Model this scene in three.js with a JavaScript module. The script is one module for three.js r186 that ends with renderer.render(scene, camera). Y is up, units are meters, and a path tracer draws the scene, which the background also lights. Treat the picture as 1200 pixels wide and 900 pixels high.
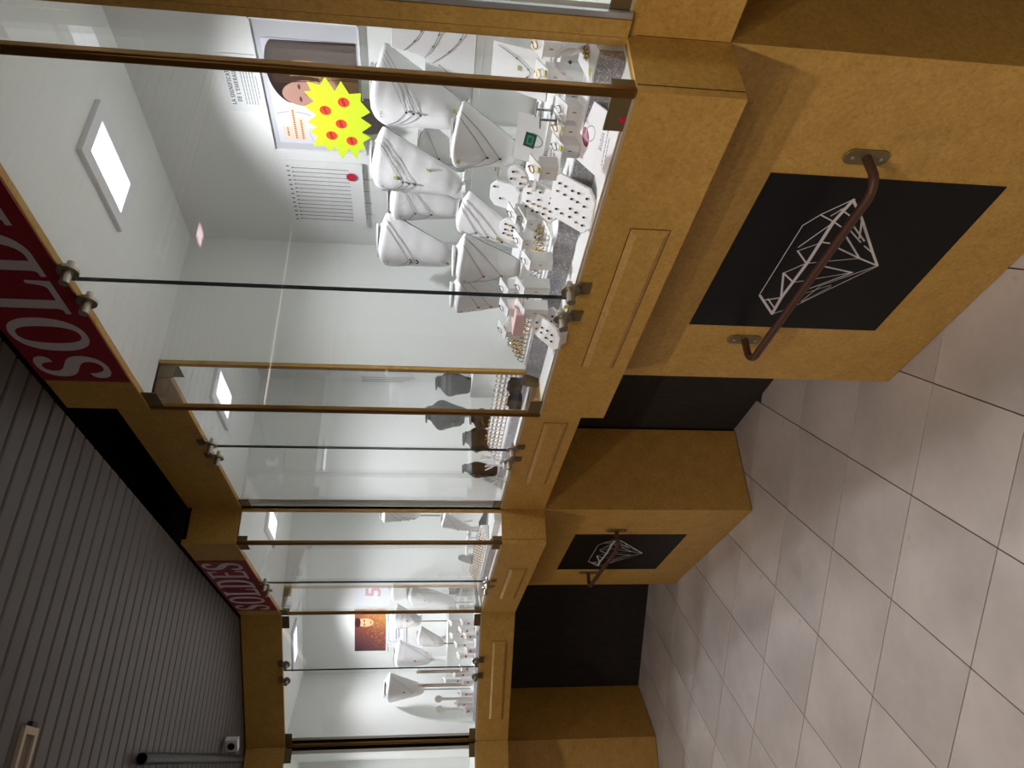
import * as THREE from 'three';
import { RoundedBoxGeometry } from 'three/addons/geometries/RoundedBoxGeometry.js';
import { mergeGeometries } from 'three/addons/utils/BufferGeometryUtils.js';
import { RectAreaLightUniformsLib } from 'three/addons/lights/RectAreaLightUniformsLib.js';

// ---------------------------------------------------------------- camera, exposure
// Plan axes: s runs along the shopfront (world -z), t into the shop (world +x), y up.
const scene = new THREE.Scene();
scene.background = new THREE.Color(0x000000);
const EYE = 1.67, FOC = 855.83;
const camera = new THREE.PerspectiveCamera(2 * Math.atan(450 / FOC) * 180 / Math.PI, 4 / 3, 0.05, 60);
const D2R = Math.PI / 180;
const AX = (() => {                       // right / up / forward of the upright photographer, then the sideways phone
  const a = 31.2356 * D2R, pi = 6.5542 * D2R, ro = 1.3963 * D2R;
  const cp = Math.cos(pi), sp = Math.sin(pi);
  const toW = (X, Y, Z) => new THREE.Vector3(X * Math.cos(a) + Z * Math.sin(a), Y, -(-X * Math.sin(a) + Z * Math.cos(a)));
  const r0 = toW(1, 0, 0), u0 = toW(0, cp, sp), w = toW(0, -sp, cp);
  const r = r0.clone().multiplyScalar(Math.cos(ro)).addScaledVector(u0, Math.sin(ro));
  const u = u0.clone().multiplyScalar(Math.cos(ro)).addScaledVector(r0, -Math.sin(ro));
  return { r, u, w };
})();
camera.position.set(0, EYE, 0);
camera.quaternion.setFromRotationMatrix(new THREE.Matrix4().makeBasis(AX.u.clone().negate(), AX.r, AX.w.clone().negate()));
camera.updateMatrixWorld();

const renderer = new THREE.WebGLRenderer({ antialias: true });
renderer.toneMapping = THREE.LinearToneMapping;
renderer.toneMappingExposure = 1.0;
renderer.shadowMap.enabled = true;
RectAreaLightUniformsLib.init();
const CASE_LAMP = 5.0, MALL_LAMP = 2.9;     // candela of the case lamps and of each arcade tube

// ---------------------------------------------------------------- measures (metres)
const tA = 1.152, tB = 1.326, yS = 1.2966, yT = 2.5324, yF = 2.7763, yL = 1.0823;
const s0 = 0.8446, s1 = 2.107, s2 = 3.3806, s3 = 4.7084, tD = 1.8014;
const eD = 0.9522 * Math.SQRT1_2, sE = s3 + eD, tE = tA - eD;
const R = tB - tA, DEEP = 0.70, yC = 2.784;

// ---------------------------------------------------------------- helpers
let seed = 7; const rnd = () => (seed = (seed * 16807) % 2147483647) / 2147483647;
const names = new Map();
function numbered(n) { const k = names.get(n) || 0; names.set(n, k + 1); return k ? n + '_' + String(k).padStart(3, '0') : n; }
function sh(o) { o.castShadow = true; o.receiveShadow = true; return o; }
function tag(o, label, category, group, kind) { if (label) o.userData.label = label; if (category) o.userData.category = category; if (group) o.userData.group = group; if (kind) o.userData.kind = kind; return o; }
function part(name, geo, mat, parent) { const m = sh(new THREE.Mesh(geo, mat)); m.name = name; parent.add(m); return m; }
function structure(name, geo, mat) { const m = sh(new THREE.Mesh(geo, mat)); m.name = numbered(name); m.userData.kind = 'structure'; scene.add(m); return m; }
function frame(s, t, th) {
  const O = new THREE.Vector3(t, 0, -s), ex = new THREE.Vector3(Math.cos(th), 0, -Math.sin(th)), ez = new THREE.Vector3(Math.sin(th), 0, Math.cos(th));
  const ray = (px, py) => AX.r.clone().multiplyScalar(450 - py).addScaledVector(AX.u, -(px - 600)).addScaledVector(AX.w, FOC);
  const C = camera.position;
  const F = {
    th, O, ex, ez,
    world: (x, y, z) => O.clone().addScaledVector(ex, x).addScaledVector(ez, z).setY(y),
    local: p => { const d = p.clone().sub(O); return [d.dot(ex), p.y, d.dot(ez)]; },
    onZ(px, py, z) { const d = ray(px, py), k = (z - C.clone().sub(O).dot(ez)) / d.dot(ez), q = F.local(C.clone().addScaledVector(d, k)); return [q[0], q[1]]; },
    onX(px, py, x) { const d = ray(px, py), k = (x - C.clone().sub(O).dot(ex)) / d.dot(ex), q = F.local(C.clone().addScaledVector(d, k)); return [q[2], q[1]]; },
    onY(px, py, y) { const d = ray(px, py), k = (y - C.y) / d.y, q = F.local(C.clone().addScaledVector(d, k)); return [q[0], q[2]]; },
    put(o, x, y, z, rx = 0, ry = 0, rz = 0) { o.position.copy(F.world(x, y, z)); o.rotation.order = 'YXZ'; o.rotation.set(rx, th + ry, rz); return o; },
  };
  return F;
}
function thing(name, label, category, group) { const g = new THREE.Group(); g.name = numbered(name); scene.add(g); return tag(g, label, category, group); }
const box = (x0, x1, y0, y1, z0, z1) => { const g = new THREE.BoxGeometry(x1 - x0, y1 - y0, z1 - z0); g.translate((x0 + x1) / 2, (y0 + y1) / 2, (z0 + z1) / 2); return uvm(g); };
const rbox = (x0, x1, y0, y1, z0, z1, r = .003) => { const g = new RoundedBoxGeometry(x1 - x0, y1 - y0, z1 - z0, 1, r); g.translate((x0 + x1) / 2, (y0 + y1) / 2, (z0 + z1) / 2); return uvm(g); };
function uvm(g, du = 0, dv = 0) {          // uv in metres from the face direction
  const p = g.attributes.position, n = g.attributes.normal, uv = new Float32Array(p.count * 2);
  for (let i = 0; i < p.count; i++) {
    const ax = Math.abs(n.getX(i)), ay = Math.abs(n.getY(i)), az = Math.abs(n.getZ(i));
    let u, v; if (ay >= ax && ay >= az) { u = p.getX(i); v = p.getZ(i); } else if (ax >= az) { u = p.getZ(i); v = p.getY(i); } else { u = p.getX(i); v = p.getY(i); }
    uv[2 * i] = u + du; uv[2 * i + 1] = v + dv;
  }
  g.setAttribute('uv', new THREE.BufferAttribute(uv, 2)); return g;
}
function prism(poly, y0, y1) {             // upright prism over a plan polygon of [s,t]
  const shp = new THREE.Shape(poly.map(([s, t]) => new THREE.Vector2(t, s)));
  const g = new THREE.ExtrudeGeometry(shp, { depth: y1 - y0, bevelEnabled: false });
  g.rotateX(-Math.PI / 2); g.translate(0, y0, 0); return uvm(g);       // (t,s,d) -> (t, d, -s)
}
function frustum(w, h, d, c) {             // raised panel with sloping edges, face towards +z
  const g = new THREE.ExtrudeGeometry(new THREE.Shape([[-w / 2 + c, -h / 2 + c], [w / 2 - c, -h / 2 + c], [w / 2 - c, h / 2 - c], [-w / 2 + c, h / 2 - c]].map(q => new THREE.Vector2(...q))),
    { depth: .001, bevelEnabled: true, bevelThickness: d, bevelSize: c, bevelSegments: 1 });
  return uvm(g);
}
const tube = (pts, r, seg = 20, rad = 6, tension = .5) => new THREE.TubeGeometry(new THREE.CatmullRomCurve3(pts.map(p => new THREE.Vector3(...p)), false, 'catmullrom', tension), seg, r, rad);

// ---------------------------------------------------------------- textures and materials
function hash2(x, y, k) { let h = (x * 374761393 + y * 668265263 + k * 974634777) | 0; h = Math.imul(h ^ (h >>> 13), 1274126177); return ((h ^ (h >>> 16)) >>> 0) / 4294967296; }
function vnoise(x, y, per, k) {            // tiling value noise
  const xi = Math.floor(x), yi = Math.floor(y), fx = x - xi, fy = y - yi, m = a => ((a % per) + per) % per, sx = fx * fx * (3 - 2 * fx), sy = fy * fy * (3 - 2 * fy);
  const a = hash2(m(xi), m(yi), k), b = hash2(m(xi + 1), m(yi), k), c = hash2(m(xi), m(yi + 1), k), d = hash2(m(xi + 1), m(yi + 1), k);
  return a + (b - a) * sx + (c - a) * sy + (a - b - c + d) * sx * sy;
}
function dataTex(n, metres, fn, color = true) {
  const a = new Uint8Array(n * n * 4);
  for (let y = 0; y < n; y++) for (let x = 0; x < n; x++) { const c = fn(x / n, y / n), i = (y * n + x) * 4; a[i] = c[0]; a[i + 1] = c[1]; a[i + 2] = c[2]; a[i + 3] = 255; }
  const t = new THREE.DataTexture(a, n, n); t.wrapS = t.wrapT = THREE.RepeatWrapping; t.magFilter = THREE.LinearFilter; t.minFilter = THREE.LinearMipmapLinearFilter; t.generateMipmaps = true;
  t.repeat.set(1 / metres, 1 / metres); if (color) t.colorSpace = THREE.SRGBColorSpace; t.needsUpdate = true; return t;
}
const woodFigT = (u, v) => .3 * vnoise(u * 12, v * 12, 12, 1) + .35 * vnoise(u * 60, v * 60, 60, 2) + .35 * vnoise(u * 160, v * 160, 160, 3) - Math.max(0, vnoise(u * 90, v * 90, 90, 5) - .68) * 1.3;   // mottled golden veneer
const M = {};
{
  const map = dataTex(512, .6, (u, v) => { const f = woodFigT(u, v) - .45; return [192 + f * 36, 150 + f * 34, 73 + f * 28]; });
  const bump = dataTex(256, .6, (u, v) => { const f = 128 + 90 * (woodFigT(u, v) - .45); return [f, f, f]; }, false);
  M.wood = new THREE.MeshStandardMaterial({ map, bumpMap: bump, bumpScale: .0003, roughness: .5 });
}
M.tile = new THREE.MeshStandardMaterial({
  map: dataTex(512, 1.7, (u, v) => { const f = .6 * vnoise(u * 6, v * 6, 6, 11) + .25 * vnoise(u * 17, v * 17, 17, 12) + .15 * vnoise(u * 60, v * 60, 60, 13) - .5; return [182 + f * 36, 176 + f * 35, 172 + f * 34]; }),
  roughnessMap: dataTex(256, 1.1, (u, v) => { const f = 105 + 60 * (vnoise(u * 9, v * 9, 9, 21) - .5) + 30 * (vnoise(u * 50, v * 50, 50, 22) - .5); return [f, f, f]; }, false), roughness: 1
});
M.grout = new THREE.MeshStandardMaterial({ color: 0x3a312e, roughness: .95 });
M.slat = new THREE.MeshStandardMaterial({ color: 0x5c5653, roughness: .5, metalness: .3 });
M.groove = new THREE.MeshStandardMaterial({ color: 0x4a3614, roughness: .8 });
M.void = new THREE.MeshStandardMaterial({ color: 0x0a0a0b, roughness: .95 });
M.mallWall = new THREE.MeshStandardMaterial({ color: 0x4a4744, roughness: .9 });
M.plinth = new THREE.MeshStandardMaterial({ map: dataTex(256, .5, (u, v) => { const f = vnoise(u * 60, v * 12, 60, 31) * 10 + vnoise(u * 128, v * 128, 128, 32) * 8; return [38 + f, 33 + f, 31 + f]; }), roughness: .85 });
M.white = new THREE.MeshStandardMaterial({ color: 0xeceeea, roughness: .55 });
M.paper = new THREE.MeshStandardMaterial({ color: 0xeeeeec, roughness: .6 });
M.leather = new THREE.MeshStandardMaterial({ color: 0xeeeeed, roughness: .5, bumpMap: dataTex(128, .03, (u, v) => { const f = 255 * vnoise(u * 24, v * 24, 24, 41); return [f, f, f]; }, false), bumpScale: .00015 });
M.velvet = new THREE.MeshPhysicalMaterial({ color: 0x17181c, roughness: .9, specularIntensity: .3 });
M.greyCard = new THREE.MeshStandardMaterial({ color: 0x77777a, roughness: .8 });
M.pink = new THREE.MeshStandardMaterial({ color: 0xecc9c4, roughness: .7 });
M.taupe = new THREE.MeshStandardMaterial({ color: 0x8f8087, roughness: .8 });
M.glitter = new THREE.MeshStandardMaterial({ map: dataTex(256, .12, (u, v) => { const h = hash2(Math.floor(u * 64), Math.floor(v * 64), 51); const f = 120 + 60 * hash2(Math.floor(u * 128), Math.floor(v * 128), 52) + (h > .9 ? 75 : 0); return [f, f, f + 4]; }), roughness: .5 });
M.glass = new THREE.MeshPhysicalMaterial({ color: 0xffffff, transmission: 1, thickness: 0, roughness: 0, ior: 1.5 });
M.glassEdge = new THREE.MeshStandardMaterial({ color: 0x1e2a2a, roughness: .25 });
M.brass = new THREE.MeshStandardMaterial({ color: 0x86602f, roughness: .35, metalness: .75 });
M.bronze = new THREE.MeshStandardMaterial({ color: 0x7d6c49, roughness: .45, metalness: .45 });
M.nickel = new THREE.MeshStandardMaterial({ color: 0xb0a898, roughness: .3, metalness: .75 });
M.alu = new THREE.MeshStandardMaterial({ color: 0xc4c8cc, roughness: .35, metalness: .6 });
M.handle = new THREE.MeshStandardMaterial({ color: 0x54392d, roughness: .5, metalness: .3 });
M.gold = new THREE.MeshStandardMaterial({ color: 0xc9a04a, roughness: .25, metalness: 1 });
M.silver = new THREE.MeshStandardMaterial({ color: 0xb9b9b9, roughness: .25, metalness: 1 });
M.chain = new THREE.MeshStandardMaterial({ color: 0x55524e, roughness: .5, metalness: .4 });
M.gem = new THREE.MeshStandardMaterial({ color: 0x2b2d33, roughness: .1, metalness: .2 });
M.emerald = new THREE.MeshStandardMaterial({ color: 0x1f7a52, roughness: .15 });
M.tagGold = new THREE.MeshStandardMaterial({ color: 0x9c9a4c, roughness: .6 });
M.tagYellow = new THREE.MeshStandardMaterial({ color: 0xe6e23a, roughness: .6 });
M.redDot = new THREE.MeshStandardMaterial({ color: 0xc0203c, roughness: .6 });
M.ink = new THREE.MeshStandardMaterial({ color: 0x5a5a5c, roughness: .8 });
M.lampWhite = new THREE.MeshStandardMaterial({ color: 0xe8e8ea, roughness: .4 });
M.lampGlow = new THREE.MeshStandardMaterial({ color: 0xffffff, emissive: 0xf2f6ff, emissiveIntensity: 1.6, roughness: .3 });
M.panelGlow = new THREE.MeshStandardMaterial({ color: 0xffffff, emissive: 0xfff4ea, emissiveIntensity: 1.3, roughness: .4 });
M.cream = new THREE.MeshStandardMaterial({ color: 0xb8aa92, roughness: .6 });
M.tan = new THREE.MeshStandardMaterial({ color: 0x6f6353, roughness: .7 });
M.dark = new THREE.MeshStandardMaterial({ color: 0x1c1b1b, roughness: .5 });
function canvasMat(w, h, draw, rough = .5) {
  const c = document.createElement('canvas'); c.width = w; c.height = h; const x = c.getContext('2d'); draw(x, w, h);
  const t = new THREE.CanvasTexture(c); t.colorSpace = THREE.SRGBColorSpace; t.anisotropy = 8;
  return new THREE.MeshStandardMaterial({ map: t, roughness: rough });
}
const sheet = (w, h) => new THREE.PlaneGeometry(w, h);

// ---------------------------------------------------------------- frames of the shopfront
const FA = frame((s0 + s1) / 2, tA, -Math.PI / 2), LA = s1 - s0;
const FB = frame((s1 + s2) / 2, tB, -Math.PI / 2), LB = s2 - s1;
const FC = frame((s2 + s3) / 2, tA, -Math.PI / 2), LC = s3 - s2;
const FD = frame((s3 + sE) / 2, (tA + tE) / 2, -Math.PI / 4), LD = 0.9522;
const LZ = 1.25, FZ = frame(s0 - LZ / 2, tB, -Math.PI / 2);
const LE = 1.2, FE = frame(sE, tE - LE / 2, 0);

// ---------------------------------------------------------------- floor of single tiles
{
  const f = new THREE.Group(); f.name = 'floor'; f.userData.kind = 'structure'; scene.add(f);
  part('floor_bed', box(-3.6, 3.2, -.12, -.004, -8.5, 2.6), M.grout, f);
  const geos = []; for (let k = 0; k < 6; k++) { const g = new RoundedBoxGeometry(.3965, .012, .3965, 1, .0016); uvm(g, rnd() * 1.7, rnd() * 1.7); geos.push(g); }
  const r = Math.SQRT1_2, td = 1.30100623, tq = 2.2011399;
  for (let i = -12; i < 14; i++) for (let j = -12; j < 16; j++) {
    const d = td + .4 * (i + .5), q = tq + .4 * (j + .5), s = (d + q) * r, t = (q - d) * r;
    if (t > 2.0 || t < -2.6 || s < -.9 || s > 6.6 || (t > 1.75 && (s < 1.9 || s > 3.6)) || (s > 5.6 && t > 1)) continue;
    const m = part('tile', geos[Math.floor(rnd() * 6)], M.tile, f); m.position.set(t, -.006, -s); m.rotation.y = Math.PI / 4 + Math.floor(rnd() * 4) * Math.PI / 2;
  }
}
// ---------------------------------------------------------------- ceiling of metal slats
{
  const c = new THREE.Group(); c.name = 'ceiling'; c.userData.kind = 'structure'; scene.add(c);
  const w = .0805, tw = .073, len = 4.75;       // slat pitch, face, length
  const sp = new THREE.Shape([[-tw / 2, .016], [-tw / 2, .004], [-tw / 2 + .004, 0], [tw / 2 - .004, 0], [tw / 2, .004], [tw / 2, .016], [tw / 2 - .0015, .016], [-tw / 2 + .0015, .016]].map(q => new THREE.Vector2(...q)));
  const g = new THREE.ExtrudeGeometry(sp, { depth: len, bevelEnabled: false }); g.rotateY(Math.PI / 2);    // length along +x
  for (let k = -12; k < 76; k++) { const s = 1.2 + k * w; const m = part('slat', g, M.slat, c); m.position.set(tA - .012 - len, yC, -s); }
  part('ceiling_backing', box(-3.6, tA - .01, yC + .022, yC + .03, -8.5, 2.6), M.void, c);
  structure('ceiling_void', box(-3.7, 3.3, 3.22, 3.3, -8.6, 2.7), M.void);
}
// ---------------------------------------------------------------- shell of the arcade
structure('wall_back', box(2.35, 2.45, 0, 3.22, -8.5, 2.6), M.void);
structure('wall_front', box(-3.7, -3.6, 0, 3.22, -8.5, 2.6), M.mallWall);
structure('wall_near', box(-3.6, 2.4, 0, 3.22, 2.6, 2.7), M.mallWall);
structure('wall_far', box(-3.6, 2.4, 0, 3.22, -8.6, -8.5), M.mallWall);
structure('wall_recess', prism([[s1 - .2, tD], [s1 - .2, tD + .03], [s2 + .3, tD + .03], [s2 + .3, tD]], 0, yL), M.plinth);

// ---------------------------------------------------------------- arcade lights outside the frame
function linearLight(s, lit0, lit1, label, k = 1) {      // long narrow fitting lying in the slats, across the arcade
  const g = thing('linear_light', label, 'light', 'long narrow ceiling lights'); g.position.set(0, yC, -s);
  const w = .085, e = .29, f = -1.8;
  part('lamp_frame', mergeGeometries([box(f, e, -.012, 0, -w / 2, -w / 2 + .016), box(f, e, -.012, 0, w / 2 - .016, w / 2), box(f, f + .02, -.012, 0, -w / 2 + .016, w / 2 - .016), box(e - .02, e, -.012, 0, -w / 2 + .016, w / 2 - .016)]), M.cream, g);
  part('end_plate', box(lit1, e - .02, -.005, 0, -w / 2 + .016, w / 2 - .016), M.tan, g);
  part('diffuser', box(lit0, lit1, -.008, -.001, -w / 2 + .016, w / 2 - .016), k ? M.panelGlow : M.tan, g);
  part('spring_clip', box(e, e + .014, -.014, 0, -.02, .012), M.dark, g);
  if (!k) return;
  for (let i = 0; i < 4; i++) {            // louvred tubes: the light leaves within a wide downward cone
    const l = new THREE.SpotLight(0xffeedd, MALL_LAMP * k, 0, 74 * D2R, .55, 2); l.position.set(lit0 + (lit1 - lit0) * (i + .5) / 4, -.02, 0); l.target.position.set(l.position.x, -1, 0); l.castShadow = true; l.shadow.radius = 2; g.add(l, l.target);
  }
}
linearLight(2.44, -1.75, .08, 'narrow cream-framed ceiling light above the window with the yellow star', 0);
linearLight(4.48, -1.75, .2, 'narrow ceiling light above the far projecting window', .4);
linearLight(.40, -1.75, .08, 'narrow ceiling light above the window beside the wooden stile', 1.25);
linearLight(-1.5, -1.75, .08, 'added narrow ceiling light behind the photographer', 1.3);  // unseen fitting, added to strengthen the light at the near end
{
  const g = thing('downlight', 'small square downlight in the slats between the two narrow ceiling lights', 'light'); g.position.set(-.15, yC, -2.775);
  part('lamp_frame', mergeGeometries([box(-.06, .06, -.01, 0, -.06, -.045), box(-.06, .06, -.01, 0, .045, .06), box(-.06, -.045, -.01, 0, -.045, .045), box(.045, .06, -.01, 0, -.045, .045)]), M.cream, g);
  part('diffuser', box(-.045, .045, -.006, -.001, -.045, .045), new THREE.MeshStandardMaterial({ color: 0xffffff, emissive: 0xffd8e6, emissiveIntensity: 6, roughness: .4 }), g);
  const l = new THREE.SpotLight(0xffe6dd, MALL_LAMP * 1.2, 0, 70 * D2R, .6, 2); l.position.y = -.02; l.target.position.set(0, -1, 0); l.castShadow = true; l.shadow.radius = 2; g.add(l, l.target);
}

// ---------------------------------------------------------------- display windows
function clampGroup(parent, x, y, up) {    // point fixing that grips the glass next to the joint
  const g = new THREE.Group(); g.name = 'glass_clamp'; parent.add(g); g.position.set(x, y, 0);
  part('plate', box(-.022, .022, up ? .0 : -.03, up ? .03 : .0, .0005, .004), M.bronze, g);
  const d = new THREE.CylinderGeometry(.024, .024, .008, 24); d.rotateX(Math.PI / 2); d.translate(0, up ? -.022 : .022, .012); part('disc', d, M.nickel, g);
  const st = mergeGeometries([new THREE.CylinderGeometry(.0115, .0115, .034, 18).rotateX(Math.PI / 2).translate(0, up ? -.022 : .022, .032), new THREE.CylinderGeometry(.008, .008, .03, 12).rotateX(Math.PI / 2).translate(0, up ? -.022 : .022, 0)]);
  part('stud', st, M.nickel, g);
  part('bracket', box(-.006, .006, up ? -.02 : -.004, up ? .004 : .02, .004, .01), M.nickel, g);
}
function displayWindow(F, L, o) {
  const g = thing('display_window', o.label, 'display window'); F.put(g, 0, 0, 0);
  const h = L / 2, w = .022, D = o.deep || DEEP, boxy = !!o.boxy, ih = h - (boxy ? 0 : .022);
  part('sill_panel', rbox(-h, h, yL, yS, -w, 0, .002), M.wood, g);
  part('fascia_panel', rbox(-h, h, yT, yF, -w, 0, .002), M.wood, g);
  if (boxy) for (const k of [-1, 1]) {
    const a = k < 0 ? -h : h - w, b = k < 0 ? -h + w : h;
    part('return_sill_panel', box(a, b, yL, yS, -R - .0, -w), M.wood, g);
    part('return_fascia_panel', box(a, b, yT, yF, -R, -w), M.wood, g);
    part('joint_line', box(k < 0 ? -h - .0004 : h - .001, k < 0 ? -h + .001 : h + .0004, yL + .002, yS - .002, -w - .0012, -w + .0006), M.groove, g);
  }
  if (o.panel !== false) { part('panel_groove', box((o.px || -.02) - .2945, (o.px || -.02) + .2945, 1.172 - .048, 1.172 + .048, .0002, .0009), M.groove, g); const q = part('raised_panel', frustum(.585, .092, .011, .014), M.wood, g); q.position.set(o.px || -.02, 1.172, .0005); }
  part('underside_board', box(-h + .001, h - .001, yL, yL + .018, -D, -w), M.wood, g);
  part('base_board', box(-h + .001, h - .001, yS - .02, yS - .001, -D, -w), M.white, g);
  const [lx, lz] = o.lamp, ow = .109, od = .057, c0 = -h + .001, c1 = h - .001;      // opening for the lamp
  part('case_ceiling', mergeGeometries([box(c0, lx - ow, yT, yT + .018, -D, -w), box(lx + ow, c1, yT, yT + .018, -D, -w), box(lx - ow, lx + ow, yT, yT + .018, -D, lz - od), box(lx - ow, lx + ow, yT, yT + .018, lz + od, -w)]), M.white, g);
  part('light_stop_board', box(-h, h, yF - .02, yF - .001, -D, -w), M.void, g);  // unseen black lid, added to keep light from leaking over the case
  part('back_wall', box(-h, h, yS - .02, yF, -D - .02, -D), M.white, g);
  const zf = boxy ? -R : -.03;
  for (const k of [-1, 1]) if (!(o.noSide && o.noSide === k)) part('side_wall', k < 0 ? box(-ih, -ih + .02, yS - .02, yF, -D, zf) : box(ih - .02, ih, yS - .02, yF, -D, zf), M.white, g);
  part('glazing_channel', mergeGeometries([box(-h + .004, h - .004, yS - .002, yS + .008, -.021, -.017), box(-h + .004, h - .004, yS - .002, yS + .006, -.006, -.002)]), M.cream, g);
  // glass
  const xs = [-h + .008, ...(o.seams || []), h - .008];
  for (let i = 0; i + 1 < xs.length; i++) part('glass_pane', box(xs[i] + .002, xs[i + 1] - .002, yS, yT, -.016, -.008), M.glass, g);
  for (const x of (o.seams || [])) {
    part('glass_joint', box(x - .002, x + .002, yS + .004, yT - .002, -.0165, -.0075), M.glassEdge, g);
    for (const k of [-1, 1]) { clampGroup(g, x + k * .058, yS + .002, false); clampGroup(g, x + k * .058, yT - .002, true); }
  }
  const clip = (x0, x1, y0, y1) => part('corner_clip', rbox(x0, x1, y0, y1, -.0075, -.0035, .001), M.bronze, g);
  for (const k of [-1, 1]) {
    const a = k < 0 ? -h + .012 : h - .095, b = k < 0 ? -h + .095 : h - .012;
    clip(a, b, yS + .001, yS + .046); clip(a, b, yT - .046, yT - .001);
  }
  if (boxy) for (const k of [-1, 1]) {
    const x = k * (h - .012);
    part('return_pane', box(x - .004, x + .004, yS, yT, -R + .01, -.017), M.glass, g);
    const pr = new RoundedBoxGeometry(.02, yT - yS, .02, 2, .006); pr.translate(k * (h - .008), (yS + yT) / 2, -.008); part('corner_post', pr, M.brass, g);
    part('rear_jamb', box(k * (h - .009) - .009, k * (h - .009) + .009, yS, yT, -R - .012, -R + .012), M.wood, g);
    for (const [y0, y1] of [[yS + .001, yS + .046], [yT - .046, yT - .001]]) part('corner_clip', box(k * (h - .006) - .002, k * (h - .006) + .002, y0, y1, -.04, -.019), M.bronze, g);
    if (k < 0) for (const [y0, y1] of [[yS + .001, yS + .046], [yT - .046, yT - .001]]) part('corner_clip', box(k * (h - .006) - .002, k * (h - .006) + .002, y0, y1, -R + .014, -R + .06), M.bronze, g);
  }
  if (o.post) { const pr = new RoundedBoxGeometry(.02, yT - yS, .02, 2, .006); pr.translate(o.post * (h - .004), (yS + yT) / 2, -.008); part('corner_post', pr, M.brass, g); }
  return g;
}
displayWindow(FA, LA, { lamp: FA.onY(125, 197, yT), boxy: true, seams: [(s0 + s1) / 2 - 1.48], label: 'projecting glass display window with the portrait poster and yellow star' });
displayWindow(FB, LB, { lamp: FB.onY(259, 463, yT), seams: [(s1 + s2) / 2 - 2.74], label: 'set-back glass display window holding the dark grey necklace busts' });
displayWindow(FC, LC, { lamp: FC.onY(317, 614, yT), boxy: true, seams: [(s2 + s3) / 2 - 4.05], label: 'projecting glass display window with the grey rounded plaque' });
displayWindow(FD, LD, { lamp: FD.onY(344, 755, yT), seams: [.08], noSide: 1, post: -1, label: 'angled glass display window with the orange glitter poster' });
displayWindow(FZ, LZ, { lamp: [-.3, -.35], seams: [], px: 0, label: 'set-back glass display window beside the cabinet with the diamond emblem, mostly cut off' });
displayWindow(FE, LE, { lamp: [.1, -.35], seams: [], px: 0, label: 'glass display window next to the small square camera, mostly cut off' });
{ // wooden stile in the inner corner between the two windows
  const g = thing('wooden_stile', 'narrow wooden upright in the inner corner beside the brass post', 'post'); FZ.put(g, -LZ / 2, 0, 0);
  part('upright', box(.001, .036, yS, yT, .001, .012), M.wood, g); part('edge_strip', box(.037, .049, yS, yT, .001, .009), M.alu, g);
}
{ const d = thing('red_dot_sticker', 'red round sticker on the bronze corner clip', 'sticker'); const [x, y] = FA.onZ(730, 142, 0); FA.put(d, x, y, -.003); part('dot', new THREE.CircleGeometry(.0075, 20), M.redDot, d); }
{ const d = thing('yellow_sticker', 'yellow round sticker between the two lower glass clamps', 'sticker'); const [x, y] = FA.onZ(664, 359, -.008); FA.put(d, x, y, -.006); part('dot', new THREE.CircleGeometry(.0075, 20), M.tagYellow, d); }

// right-hand filler wall of the angled window
structure('wall_angle', prism([[s3 + .002, tB + .02], [s3 + .02, tB + .02], [s3 + .02, 2.3], [s3 + .002, 2.3]], yL, yF), M.white);

// ---------------------------------------------------------------- lamps in the case ceilings
function caseLamp(F, x, z, label, k = 1) {
  const g = thing('recessed_lamp', label, 'lamp', 'square lamps in the case ceilings'); F.put(g, x, yT, z);
  const w = .29, d = .185, b = .036;
  part('lamp_frame', mergeGeometries([box(-w / 2, w / 2, -.014, 0, -d / 2, -d / 2 + b), box(-w / 2, w / 2, -.014, 0, d / 2 - b, d / 2), box(-w / 2, -w / 2 + b, -.014, 0, -d / 2 + b, d / 2 - b), box(w / 2 - b, w / 2, -.014, 0, -d / 2 + b, d / 2 - b)]), M.lampWhite, g);
  const W2 = w / 2 - b, E2 = d / 2 - b, up = .02;
  part('reflector', mergeGeometries([box(-W2 - .003, -W2, -.012, up, -E2, E2), box(W2, W2 + .003, -.012, up, -E2, E2), box(-W2, W2, -.012, up, -E2 - .003, -E2), box(-W2, W2, -.012, up, E2, E2 + .003), box(-W2 - .003, W2 + .003, up, up + .003, -E2 - .003, E2 + .003)]), M.lampWhite, g);
  part('lens', box(-W2 + .001, W2 - .001, -.0125, -.009, -E2 + .001, E2 - .001), M.lampGlow, g);
  part('lamp_tube', new THREE.CylinderGeometry(.008, .008, .15, 12).rotateZ(Math.PI / 2).translate(0, -.0105, .01), M.lampGlow, g);
  const l = new THREE.SpotLight(0xf6f8ff, CASE_LAMP * k, 0, 62 * D2R, 1, 2); l.position.set(0, -.02, 0); l.target.position.set(0, -1, 0); l.castShadow = true; l.shadow.radius = 2.2; g.add(l, l.target);
}
{ const [x, z] = FA.onY(125, 197, yT); caseLamp(FA, x, z, 'square lamp in the case ceiling above the portrait poster'); }
{ const [x, z] = FB.onY(259, 463, yT); caseLamp(FB, x, z, 'square lamp in the case ceiling above the dark grey busts'); }
{ const [x, z] = FC.onY(317, 614, yT); caseLamp(FC, x, z, 'square lamp in the case ceiling above the grey rounded plaque'); }
{ const [x, z] = FD.onY(344, 755, yT); caseLamp(FD, x, z, 'square lamp in the case ceiling above the orange glitter poster', 1.1); }
caseLamp(FZ, -.3, -.35, 'square lamp in the case ceiling of the window beside the wooden stile');
caseLamp(FE, .1, -.35, 'square lamp in the case ceiling of the window next to the square camera', .8);

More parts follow.
